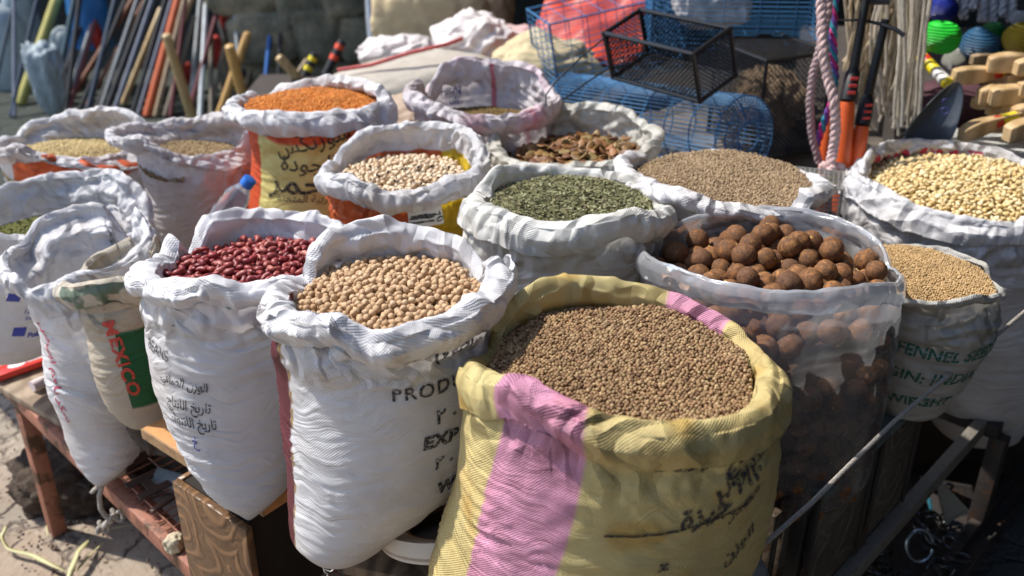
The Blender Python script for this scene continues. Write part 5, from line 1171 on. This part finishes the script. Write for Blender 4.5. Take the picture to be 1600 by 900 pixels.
bundle('white_sack_fold', 'loose white sack fold beside the steel pipe', 'sack', aty(622, 88, 3.35), (.26, .16, .12), M_sackw, 65, .22, sub=6, scale=2.2)
bundle('pink_sack_fold', 'pinkish sack fold reaching toward the orange tarp', 'sack', aty(800, 72, 3.25), (.22, .2, .12), simple('faded_pink_cloth', (.60, .40, .38), .7, scale=12), 66, .2, sub=5, scale=2)
bundle('beige_cloth_bundle', 'beige cloth bundle under the blue wire cage, right of the pink sack', 'cloth', aty(850, 118, 2.85), (.32, .25, .22), simple('beige_bundle_cloth', (.55, .45, .27), .8, scale=12), 67, .15, sub=6, scale=2)
bundle('tan_bundle', 'tan wrinkled bundle between the red lentil and pink sacks', 'cloth', aty(632, 195, 2.3), (.16, .2, .14), simple('tan_wrinkled_cloth', (.50, .38, .28), .8, scale=12), 68, .15, sub=5, scale=2)
# orange red tarp
n = 70; u, v = np.meshgrid(np.linspace(0, 1, n), np.linspace(0, 1, n)); c00 = aty(815, 128, 3.0); c10 = aty(1000, 100, 2.95); c01 = aty(858, -40, 3.5); c11 = aty(1015, -50, 3.5)
Q = (c00*(1-u)[..., None]+c10*u[..., None])*(1-v)[..., None]+(c01*(1-u)[..., None]+c11*u[..., None])*v[..., None]; Q[..., 2] += .06*crumple(Q*1., 5, 5)+.03*noise(Q*9); Q[..., 1] += .05*crumple(Q+3, 6, 6)
idx = np.arange(n*n).reshape(n, n); F = [tuple(x) for x in np.stack([idx[:-1, :-1], idx[:-1, 1:], idx[1:, 1:], idx[1:, :-1]], -1).reshape(-1, 4)]
mb = MB(); mb.add(Q.reshape(-1, 3), F); o = mb.build('orange_tarp', simple('orange_red_tarp', (.56, .06, .022), .5, var=.1), top=True); so = o.modifiers.new('s', 'SOLIDIFY'); so.thickness = .004; tag(o, 'orange red tarp draped behind the blue wire cages', 'tarp')
# ------------------------------------------------------------------ wire cages
M_bluew = simple('blue_coated_wire', (.045, .16, .33), .35, var=.2); M_galv = simple('dull_galvanised_wire', (.38, .37, .34), .4, metal=.5)
def wire_drum(name, label, P0, P1, R, nr, nlong, wr, mat):
    P0 = np.array(P0); P1 = np.array(P1); L = np.linalg.norm(P1-P0); q = Vector(P1-P0).to_track_quat('Z', 'Y').to_matrix(); e = empty(name, (P0+P1)/2-[0, 0, R], label, 'cage')
    Rm = np.array(q); a = np.linspace(0, 2*math.pi, 40, endpoint=False); mb = MB()
    for k in range(nr+1): mb.tube(np.stack([np.cos(a)*R, np.sin(a)*R, np.full(40, L*k/nr)], 1)@Rm.T+P0, wr*1.5, 5, closed=True)
    for k in range(nlong): t = 2*math.pi*k/nlong; mb.tube(np.array([[math.cos(t)*R, math.sin(t)*R, 0], [math.cos(t)*R, math.sin(t)*R, L]])@Rm.T+P0, wr, 4)
    mb.build('wire_barrel', mat, e)
    for z in (0, L):
        mb = MB()
        for k in range(nlong): t = 2*math.pi*k/nlong; mb.tube(np.array([[math.cos(t)*R, math.sin(t)*R, z], [math.cos(t)*R*.35, math.sin(t)*R*.35, z+(.012 if z else -.012)]])@Rm.T+P0, wr, 4)
        for f in (1, .72, .35): mb.tube(np.stack([np.cos(a)*R*f, np.sin(a)*R*f, np.full(40, z+(1-f)*(.018 if z else -.018))], 1)@Rm.T+P0, wr*1.6, 5, closed=True)
        mb.build('wire_end', mat, e)
wire_drum('wire_drum_cage', 'blue cylindrical wire cage lying behind the fava and wheat sacks', aty(885, 166, 2.62), aty(1163, 213, 2.08), .088, 8, 56, .0012, M_bluew)
def wire_box(name, label, c, size, Rm, pit, wr, mat, fr=.0035, frame_mat=None, diag=False, faces='xXyYzZ', group=None, cat='cage'):
    e = empty(name, np.array(c)-[0, 0, size[2]/2], label, cat, group); Rm = np.array(Rm.to_3x3()); s_ = np.array(size)/2; mb = MB()
    def w(p, q, r, seg=4): mb.tube(np.array([p, q])@Rm.T+c, r, seg)
    for ax in range(3):
        o1, o2 = [k for k in range(3) if k != ax]
        for sg in (-1, 1):
            if 'xyz'[ax] not in faces and sg < 0: continue
            if 'XYZ'[ax] not in faces and sg > 0: continue
            def pt(a, b): p = np.zeros(3); p[ax] = sg*s_[ax]; p[o1] = a; p[o2] = b; return p
            if diag:
                A, B = s_[o1], s_[o2]; k = -(A+B)
                while k < A+B:
                    for sl in (1, -1):      # lines b = sl*(a - k) clipped
                        t0, t1 = max(-A, k-B), min(A, k+B)
                        if t1-t0 > .002: w(pt(t0, sl*(t0-k)), pt(t1, sl*(t1-k)), wr, 3)
                    k += pit[0]
            else:
                for o_, p_, other, Lo in ((o1, pit[o1], o2, s_[o2]), (o2, pit[o2], o1, s_[o1])):
                    n_ = max(1, int(round(2*s_[o_]/p_)))
                    for k in range(n_+1):
                        t = -s_[o_]+2*s_[o_]*k/n_; P_ = [0, 0, 0]; a = np.zeros(3); b = np.zeros(3); a[ax] = b[ax] = sg*s_[ax]; a[o_] = b[o_] = t; a[other] = -Lo; b[other] = Lo; w(a, b, wr)
    mb.build('wire_mesh', mat, e); mb = MB()
    for ax in range(3):
        o1, o2 = [k for k in range(3) if k != ax]
        for a in (-1, 1):
            for b in (-1, 1):
                p = np.zeros(3); q = np.zeros(3); p[o1] = q[o1] = a*s_[o1]; p[o2] = q[o2] = b*s_[o2]; p[ax] = -s_[ax]-fr*.6; q[ax] = s_[ax]+fr*.6; w(p, q, fr, 8)
    mb.build('frame', frame_mat or mat, e); return e
def rotz(a, b=0, c=0): return Matrix.Rotation(a, 4, 'Z')@Matrix.Rotation(b, 4, 'Y')@Matrix.Rotation(c, 4, 'X')
wire_box('wire_box_cage', 'blue wire box cage in front of the orange tarp', aty(945, 60, 2.75), (.36, .20, .20), rotz(.28, -.16, 0), (.055, .055, .017), .0012, M_bluew, fr=.003)
wire_box('wire_box_cage', 'large blue wire cage at the top edge above the black basket', aty(1150, -8, 2.62), (.44, .24, .22), rotz(-.06, 0, 0), (.09, .06, .0115), .0011, M_bluew, fr=.0022)
nb_ = np.array([-.25, -.20, 1.]); nb_ /= np.linalg.norm(nb_); p0_ = aty(1040, 50, 2.15)      # the basket stands tilted on the drum
A_, B_, C_, D_ = [ray(x, y)*((nb_@(p0_-[0, 0, H]))/(nb_@ray(x, y)))+[0, 0, H] for x, y in ((997, 15), (945, 52), (1085, 85), (1142, 45))]
ex = (C_-B_+D_-A_)/2; exn = ex/np.linalg.norm(ex); eyn = np.cross(nb_, exn)
Mb_ = Matrix(np.stack([exn, eyn, nb_], 1).tolist()).to_4x4()
wire_box('black_mesh_basket', 'black mesh basket with a sturdy frame standing on the blue cylindrical cage', (A_+B_+C_+D_)/4-nb_*.055, (.255, .118, .11), Mb_, (.0105, .0105, .0105), .0011, M_blacksteel, fr=.0052, diag=True, faces='xXyYz', cat='basket')
b2 = aty(1200, 150, 2.38)
wire_box('black_mesh_basket', 'taller dark mesh cage behind the black basket, left of the pink ropes', b2, (.19, .20, .24), rotz(.42), (.013, .013, .013), .0010, M_blacksteel, fr=.0045, diag=True, cat='basket')
wire_box('grey_wire_basket', 'small grey wire basket between the wheat sack and the pink rope end', aty(1262, 318, 1.83), (.12, .10, .11), rotz(-.30), (.0095, .0095, .0095), .0008, M_galv, fr=.0018, cat='basket')
mb = MB(); 
for (pts) in ([aty(948, 56, 2.05), aty(905, 92, 2.0), aty(866, 130, 1.95), aty(853, 148, 1.93), aty(853, 166, 1.92)], [aty(952, 106, 2.1), aty(915, 130, 2.05), aty(880, 156, 2.0)]): mb.tube(pts, .0018, 6)
mb.tube([aty(942, 50, 2.05), aty(952, 100, 2.06), aty(958, 120, 2.07)], .003, 6); o = mb.build('handle', M_blacksteel); adopt(o, bpy.data.objects['black_mesh_basket'])
M_husk = simple('brown_husk', (.22, .15, .09), .9, var=.5, scale=24, bump=.01)
bundle('fibre_bundle', 'brown fibre bundle inside the taller dark mesh cage', 'fibre', b2-[0, 0, .02], (.15, .15, .17), M_husk, 71, .25, sub=5)
bundle('grey_sacking', 'greyish brown sacking under the cages', 'sacking', (.72, 2.55, .58), (.85, .5, .26), simple('grey_brown_sacking', (.12, .10, .08), .9, var=.3, scale=9), 72, .12, sub=6)
bundle('white_cloth_in_cage', 'white and tan cloth inside the large blue cage', 'cloth', aty(1110, 6, 2.62), (.20, .14, .15), simple('grey_white_cloth', (.55, .52, .50), .7, scale=12, var=.3), 73, .2, sub=5)
# low dark tables under the background goods
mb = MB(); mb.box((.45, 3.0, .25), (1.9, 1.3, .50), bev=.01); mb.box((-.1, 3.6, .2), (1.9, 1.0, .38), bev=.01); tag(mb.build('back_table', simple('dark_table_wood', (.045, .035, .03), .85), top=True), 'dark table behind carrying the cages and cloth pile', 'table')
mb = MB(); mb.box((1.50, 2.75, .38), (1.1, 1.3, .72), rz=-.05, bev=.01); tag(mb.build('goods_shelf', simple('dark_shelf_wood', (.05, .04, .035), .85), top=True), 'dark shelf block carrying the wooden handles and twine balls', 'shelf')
mb = MB(); mb.box(aty(1560, 226, 2.12), (.34, .16, .022), rz=-.12, bev=.003); tag(mb.build('white_board', simple('white_board_paint', (.70, .70, .66), .5, var=.1), top=True), 'white board edge under the stacked wooden handles', 'board')
# ------------------------------------------------------------------ hanging ropes
def strand_rope(name, label, cat, pts, r, pitch, mats, group=None):
    e = empty(name, np.array(pts[-1]), label, cat, group) if len(mats) > 1 else None
    if e is None: mb = MB(); rope_mesh(mb, pts, r, pitch, 3, 6); return tag(mb.build(name, mats[0], top=True), label, cat, group)
    P = np.array(pts, float)
    for k, m_ in enumerate(mats):
        mb = MB(); d = np.concatenate([[0], np.cumsum(np.linalg.norm(np.diff(P, axis=0), axis=1))]); n = int(d[-1]/pitch*10); t = np.linspace(0, d[-1], n); Q = np.stack([np.interp(t, d, P[:, j]) for j in range(3)], 1)
        a = 2*math.pi*(t/pitch+k/len(mats)); Q = Q+np.stack([np.cos(a), np.sin(a), 0*a], 1)*r*.6; mb.tube(Q, r*.55, 6); mb.build('strand', m_, e)
M_prope = simple('pale_pink_rope', (.62, .44, .42), .9, var=.25, scale=120, bump=.001); M_beige = simple('natural_cord', (.52, .41, .27), .9, var=.3, scale=60, bump=.0008)
strand_rope('braided_rope', 'thick pale pink braided rope hanging nearest the orange loppers', 'rope', [aty(1282, -60, 1.98), aty(1284, 30, 1.95), aty(1285, 80, 1.93), aty(1293, 120, 1.92), aty(1304, 160, 1.9), aty(1306, 200, 1.9), aty(1302, 235, 1.9), aty(1296, 262, 1.89)], .0105, .042, [M_prope])
strand_rope('braided_rope', 'second pale pink braided rope, left of the thick one', 'rope', [aty(1296, -60, 2.03), aty(1294, 20, 2.0), aty(1280, 80, 2.0), aty(1270, 115, 2.0), aty(1265, 160, 2.0), aty(1268, 210, 2.0), aty(1280, 255, 1.99)], .0085, .036, [simple('dusty_pink_rope', (.42, .30, .30), .9, scale=120)])
mb = MB(); t = np.linspace(0, 2*math.pi, 40); c = aty(1298, 268, 1.89); rope_mesh(mb, c+np.stack([(np.cos(t)+1.2*np.cos(2*t))*.011, (np.sin(t)-1.2*np.sin(2*t))*.009, -np.sin(3*t)*.012], 1), .008, .03); rope_mesh(mb, [c, aty(1308, 285, 1.88), aty(1317, 298, 1.87)], .006, .026)
tag(mb.build('rope_knot_end', M_prope, top=True), 'knotted frayed end of the pink rope with yellow binding', 'rope end'); mb = MB(); mb.tube([aty(1300, 276, 1.88), aty(1304, 284, 1.88)], .0095, 10); tag(mb.build('yellow_binding', simple('yellow_tape', (.70, .55, .03), .5), top=True), 'yellow tape around the knotted pink rope end', 'tape')
mc = [simple('magenta_yarn', (.50, .03, .20), .8), simple('teal_yarn', (.03, .28, .38), .8), simple('violet_yarn', (.16, .07, .34), .8)]
strand_rope('coloured_braid', 'thin braid of magenta, teal and violet yarn hanging beside the pink rope', 'braid', [aty(1309, -50, 2.05), aty(1303, 20, 2.02), aty(1302, 70, 2.0), aty(1305, 120, 2.0), aty(1300, 160, 2.0), aty(1285, 200, 2.0), aty(1273, 235, 2.0)], .0075, .05, mc)
# hanks of cord: one hank is one thing
r_ = np.random.default_rng(21)
def hank(name, label, xs0, xs1, y1a, y1b, n, Y, mat, r=.0032, curve=8):
    mb = MB()
    for k in range(n):
        f = (k+.5)/n; x0 = lerp(*xs0, f)+r_.normal(0, 3); x1 = lerp(*xs1, (f+r_.normal(0, .15)) % 1); y1 = r_.uniform(y1a, y1b); Yk = Y+r_.uniform(-.035, .035); bnd = r_.normal(0, curve)
        pts = [aty(lerp(x0, x1, t)+bnd*math.sin(math.pi*t)+r_.normal(0, 1.), lerp(-50, y1, t), Yk) for t in np.linspace(0, 1, 9)]; mb.tube(pts, r*r_.uniform(.8, 1.15), 6)
    return tag(mb.build(name, mat, top=True), label, 'cord hank')
hank('cord_hank', 'wide hank of natural cord hanging behind the loppers', (1316, 1450), (1312, 1400), 95, 185, 46, 2.32, M_beige, .0034)
hank('cord_hank', 'long bunch of pale cord hanging left of the green twine ball', (1400, 1462), (1395, 1436), 170, 222, 17, 2.12, simple('pale_cord', (.58, .52, .42), .9, var=.2, scale=120), .0036, 7)
hank('cord_hank', 'loose curling cord strands between the loppers and the pale cord', (1372, 1415), (1370, 1420), 150, 195, 14, 2.2, simple('dusty_cord', (.44, .38, .30), .9, var=.2, scale=120), .0034, 16)
for k in range(7):
    x = 1490+k*15; strand_rope('white_braid', 'thick white braided rope end in the row at the top right', 'rope', [aty(x+4, -60, 2.6), aty(x+2, 0, 2.58), aty(x, 22+9*math.sin(k*2.1)+12*(k > 2), 2.56)], .0125, .05, [simple('grey_white_rope', (.50, .50, .54), .9, scale=90)], 'white braided rope ends at the top right')
# ------------------------------------------------------------------ loppers
lo = empty('loppers', aty(1325, 290, 1.95), 'pair of long loppers with orange handles and black shafts between the ropes', 'loppers')
M_or = simple('orange_grip', (.62, .10, .02), .4, var=.08); M_bl2 = simple('black_rubber', (.015, .015, .017), .45, var=.3)
for (t0, t1, t2, t3) in (((1356, -20), (1334, 108), (1324, 158), (1312, 330)), ((1384, 30), (1356, 150), (1347, 196), (1325, 330))):
    P_ = [aty(*q, 2.02-.03*i) for i, q in enumerate((t0, t1, t2, t3))]
    mb = MB(); mb.tube([P_[0], lerp(P_[0], P_[1], .5), P_[1]], np.array([.0085, .009, .010]), 12); mb.build('shaft', M_bl2, lo)
    mb = MB(); mb.tube([P_[1], lerp(P_[1], P_[2], .15), lerp(P_[1], P_[2], .9), P_[2]], np.array([.011, .0145, .016, .015]), 14); g = mb.build('grip_collar', M_bl2, lo)
    for k in range(3): mb = MB(); q = lerp(P_[1], P_[2], .3+.22*k)+[0, -.0150, .004]; mb.box(q, (.016, .004, .006), rz=.1, bev=.001); o = mb.build('red_mark', simple('red_mark_paint', (.55, .04, .05), .5)); adopt(o, lo)
    mb = MB(); mb.tube([P_[2], lerp(P_[2], P_[3], .05), lerp(P_[2], P_[3], .6), P_[3]], np.array([.0125, .0155, .0165, .016]), 16); mb.build('orange_handle', M_or, lo)
mb = MB(); a = [aty(1308, 32, 2.05), aty(1345, 31, 2.03), aty(1378, 38, 2.0), aty(1400, 46, 1.98), aty(1413, 56, 1.97)]; mb.tube(a, np.array([.002, .003, .0038, .0045, .005]), 8); mb.tube([aty(1330, -20, 2.03), aty(1352, 3, 2.03), aty(1390, 3, 2.02)], .006, 8); mb.build('curved_blade', M_blacksteel, lo)
mb = MB(); mb.tube([aty(1296, 180, 2.12), aty(1290, 230, 2.1), aty(1284, 330, 2.08)], .0135, 14); tag(mb.build('orange_tool_handle', M_or, top=True), 'single orange handle low behind the pink ropes', 'handle')
# ------------------------------------------------------------------ twine balls
def ball(name, label, px, py, rpx, Y, col, colname, lines=15, sq=.86, rzz=0.):
    c = aty(px, py, Y); R = rpx/FPX*(Y*.889+.33); m = NT(colname); tc = m.n('TexCoord').outputs['Object']; sp = m.n('SeparateXYZ'); m.l(tc, sp.inputs[0])
    wv = m.math('SINE', m.math('ADD', m.math('MULTIPLY', sp.outputs[2], lines*3.1/R), m.math('MULTIPLY', m.noise(14, 3), 9.))); m.l(m.mixc(m.math('MULTIPLY', m.math('ADD', wv, 1.), .17), col, tuple(x*.3 for x in col)), m.b.inputs['Base Color']); m.b.inputs['Roughness'].default_value = .5; m.l(m.bump(wv, .0025), m.b.inputs['Normal'])
    V, F = ico(5); V = V*(1+.05*noise(V*1.7+px))[:, None]; V[:, 2] = np.sign(V[:, 2])*np.abs(V[:, 2])**.9*sq; rad = np.hypot(V[:, 0], V[:, 1]); V[:, 2] -= np.sign(V[:, 2])*.22*np.exp(-(rad/.3)**2); V = V@np.array(Matrix.Rotation(rzz, 3, 'Y')).T*R+c
    o = mesh_obj(name, V, F, m.m); local(o); tag(o, label, 'twine ball')
ball('twine_ball', 'bright green ball of plastic twine right of the pale cords', 1471, 58, 29, 2.25, (.02, .75, .05), 'green_twine', rzz=.1)
ball('twine_ball', 'blue grey twine ball right of the bright green one', 1533, 72, 31, 2.35, (.03, .13, .26), 'blue_grey_twine', rzz=.5)
ball('twine_ball', 'deep blue twine ball above the bright green one', 1474, 14, 22, 2.5, (.01, .03, .35), 'deep_blue_twine')
ball('twine_ball', 'off white twine ball behind the spade blade', 1494, 97, 22, 2.4, (.42, .42, .36), 'off_white_twine', rzz=.8)
ball('twine_ball', 'dark green twine ball behind the blue grey one', 1552, 50, 18, 2.5, (.02, .22, .05), 'dark_green_twine')
ball('twine_ball', 'yellow twine spool at the right edge under the white ropes', 1600, 62, 30, 2.3, (.50, .34, .02), 'yellow_twine')
ball('twine_ball', 'small multicoloured pale ball at the upper right edge', 1596, 30, 15, 2.35, (.40, .45, .50), 'pale_twine')
# ------------------------------------------------------------------ spade blade
bm = bmesh.new(); out = [(1408, 216), (1420, 196), (1440, 172), (1462, 148), (1484, 130), (1497, 125), (1505, 134), (1507, 155), (1502, 180), (1494, 205), (1484, 226), (1455, 236), (1425, 232)]
cb = aty(1462, 185, 1.98); P_ = [aty(x, y, 1.98-.0006*(y-185)) for x, y in out]; n = 18; rings = []
for q in np.linspace(1, .0, 10): rings.append([cb*(1-q)+p*q+np.array([0, .022*(1-q*q), 0]) for p in P_])
V = np.array([p for r2 in rings for p in r2]); k = len(P_); F = [(i*k+j, i*k+(j+1) % k, (i+1)*k+(j+1) % k, (i+1)*k+j) for i in range(9) for j in range(k)]
mb = MB(); mb.add(V, F); sp_e = empty('spade_blade', cb-[0, 0, .08], 'dark grey leaf shaped spade blade standing behind the corn sack', 'spade')
o = mb.build('blade', simple('dark_spade_steel', (.075, .085, .10), .35, metal=.4, var=.2, scale=8), sp_e); so = o.modifiers.new('s', 'SOLIDIFY'); so.thickness = .003; ss = o.modifiers.new('b', 'SUBSURF'); ss.levels = ss.render_levels = 2
mb = MB(); t = np.linspace(0, 2*math.pi, 20); c = aty(1475, 172, 1.955); mb.tube(np.stack([c[0]+.008*np.cos(t), 0*t+c[1]-.004, c[2]+.007*np.sin(t)], 1), .0008, 5); c2 = aty(1476, 158, 1.955); mb.tube(np.stack([c2[0]+.006*np.cos(t*.7), 0*t+c2[1]-.004, c2[2]+.006*np.sin(t*.7)], 1), .0008, 5); mb.build('blue_pen_mark', simple('blue_pen', (.06, .06, .30), .5), sp_e)
# ------------------------------------------------------------------ stacked wooden pick handles
M_hw = wood('pale_hardwood', (.50, .33, .16), (.64, .45, .24), 6, .5)
def grip(px, py, wpx, Y, ang_, label, hook=False, band=False, L=.26, dark=False):
    c = aty(px, py, Y); R = wpx/FPX*(Y*.889+.33)/2; ax = np.array([math.cos(ang_), math.sin(ang_)*.9, .10*math.sin(ang_)]); ax /= np.linalg.norm(ax); e = empty('wooden_handle', c-[0, 0, R], label, 'wooden handle', 'stacked wooden handles at the right')
    m_ = Vector(ax).to_track_quat('X', 'Z').to_matrix(); Mn = np.array(m_); mb = MB()
    bm = bmesh.new(); bmesh.ops.create_cube(bm, size=1); bmesh.ops.bevel(bm, geom=bm.edges[:], offset=.16, segments=3, affect='EDGES', profile=.5); bmesh.ops.subdivide_edges(bm, edges=[e_ for e_ in bm.edges if e_.calc_length() > .4], cuts=7, use_grid_fill=True)
    bm.verts.index_update(); V = np.array([v.co[:] for v in bm.verts]); Fc = [tuple(v.index for v in f.verts) for f in bm.faces]; bm.free(); x = V[:, 0]+.5
    w_ = 1-.30*smooth(.12, .5, x)+.04*noise(V*3+px); zc = (-.55 if hook else -.12)*np.exp(-x*6.5)+.04*noise(V*2+py); Vb = np.stack([x*L, V[:, 1]*2*R*.82*w_, (V[:, 2]*2*w_+zc)*R], 1)@Mn.T+c
    mb.add(Vb, Fc); mb.build('shaft', M_hw if not dark else wood_cache('tan'), e)
    if band:
        for t, cn, cl in ((.42, 'yellow_band', (.75, .62, .02)), (.34, 'red_label', (.62, .04, .02))): mb = MB(); mb.tube([c+ax*L*t, c+ax*L*(t+.07+.1*(cn == 'yellow_band'))], R*.80, 14); mb.build('label_band', simple(cn, cl, .4), e)
G_ = [(1490, 118, 26, 2.15, .15, 'second row left end handle with a red and yellow band', False, True), (1545, 92, 30, 2.15, -.25, 'topmost broad handle of the stack', True, False), (1538, 118, 24, 2.17, .0, 'handle directly under the topmost broad one', False, False), (1588, 100, 26, 2.1, .1, 'top handle at the picture edge', True, False),
 (1530, 143, 30, 2.13, .05, 'middle row handle with a squared end', True, False), (1549, 144, 30, 2.10, -.1, 'middle row handle overlapping its squared neighbour', True, False), (1592, 138, 26, 2.08, .1, 'middle row handle at the picture edge', False, False), (1543, 171, 20, 2.12, .2, 'small round ended handle in the fourth row', False, False),
 (1562, 164, 28, 2.1, .1, 'fourth row handle beside the small round one', False, False), (1582, 172, 28, 2.06, -.1, 'fourth row handle nearest the picture edge', True, False), (1503, 205, 26, 1.98, .5, 'lowest hooked handle with yellow band over the white board', True, True), (1574, 202, 30, 1.96, .35, 'lowest hooked handle at the picture edge', True, True), (1518, 93, 18, 2.3, .2, 'dim handle at the back of the stack', False, False),
 (1572, 120, 26, 2.14, .0, 'second row handle half covered by its neighbours', True, False), (1520, 160, 20, 2.2, .1, 'short handle behind the small round ended one', False, False), (1540, 196, 22, 2.08, .25, 'handle lying between the two lowest hooked ones', False, False)]
for g in G_: grip(g[0], g[1], g[2], g[3], g[4], g[5]+'', g[6], g[7], dark='dim' in g[5])
e = empty('labelled_stick', aty(1465, 110, 2.2), 'yellow and red labelled stick left of the spade blade', 'stick'); p, q = aty(1440, 88, 2.25), aty(1482, 132, 2.15)
mb = MB(); mb.tube([p, q], .013, 14); mb.build('stick', simple('yellow_band', (.75, .62, .02), .4), e)
mb = MB(); mb.tube([lerp(p, q, .55), lerp(p, q, .9)], .0135, 14); mb.build('white_label', simple('packet_white', (.75, .72, .70), .4), e); mb = MB(); mb.tube([lerp(p, q, .1), lerp(p, q, .25)], .0135, 14); mb.build('red_label', simple('red_label', (.62, .04, .02), .4), e)
bundle('rope_coil', 'dark greenish coil beneath the stacked wooden handles', 'coil', aty(1500, 168, 2.35), (.30, .16, .12), simple('dark_plum_cloth', (.08, .03, .04), .8), 75, .15, sub=4)
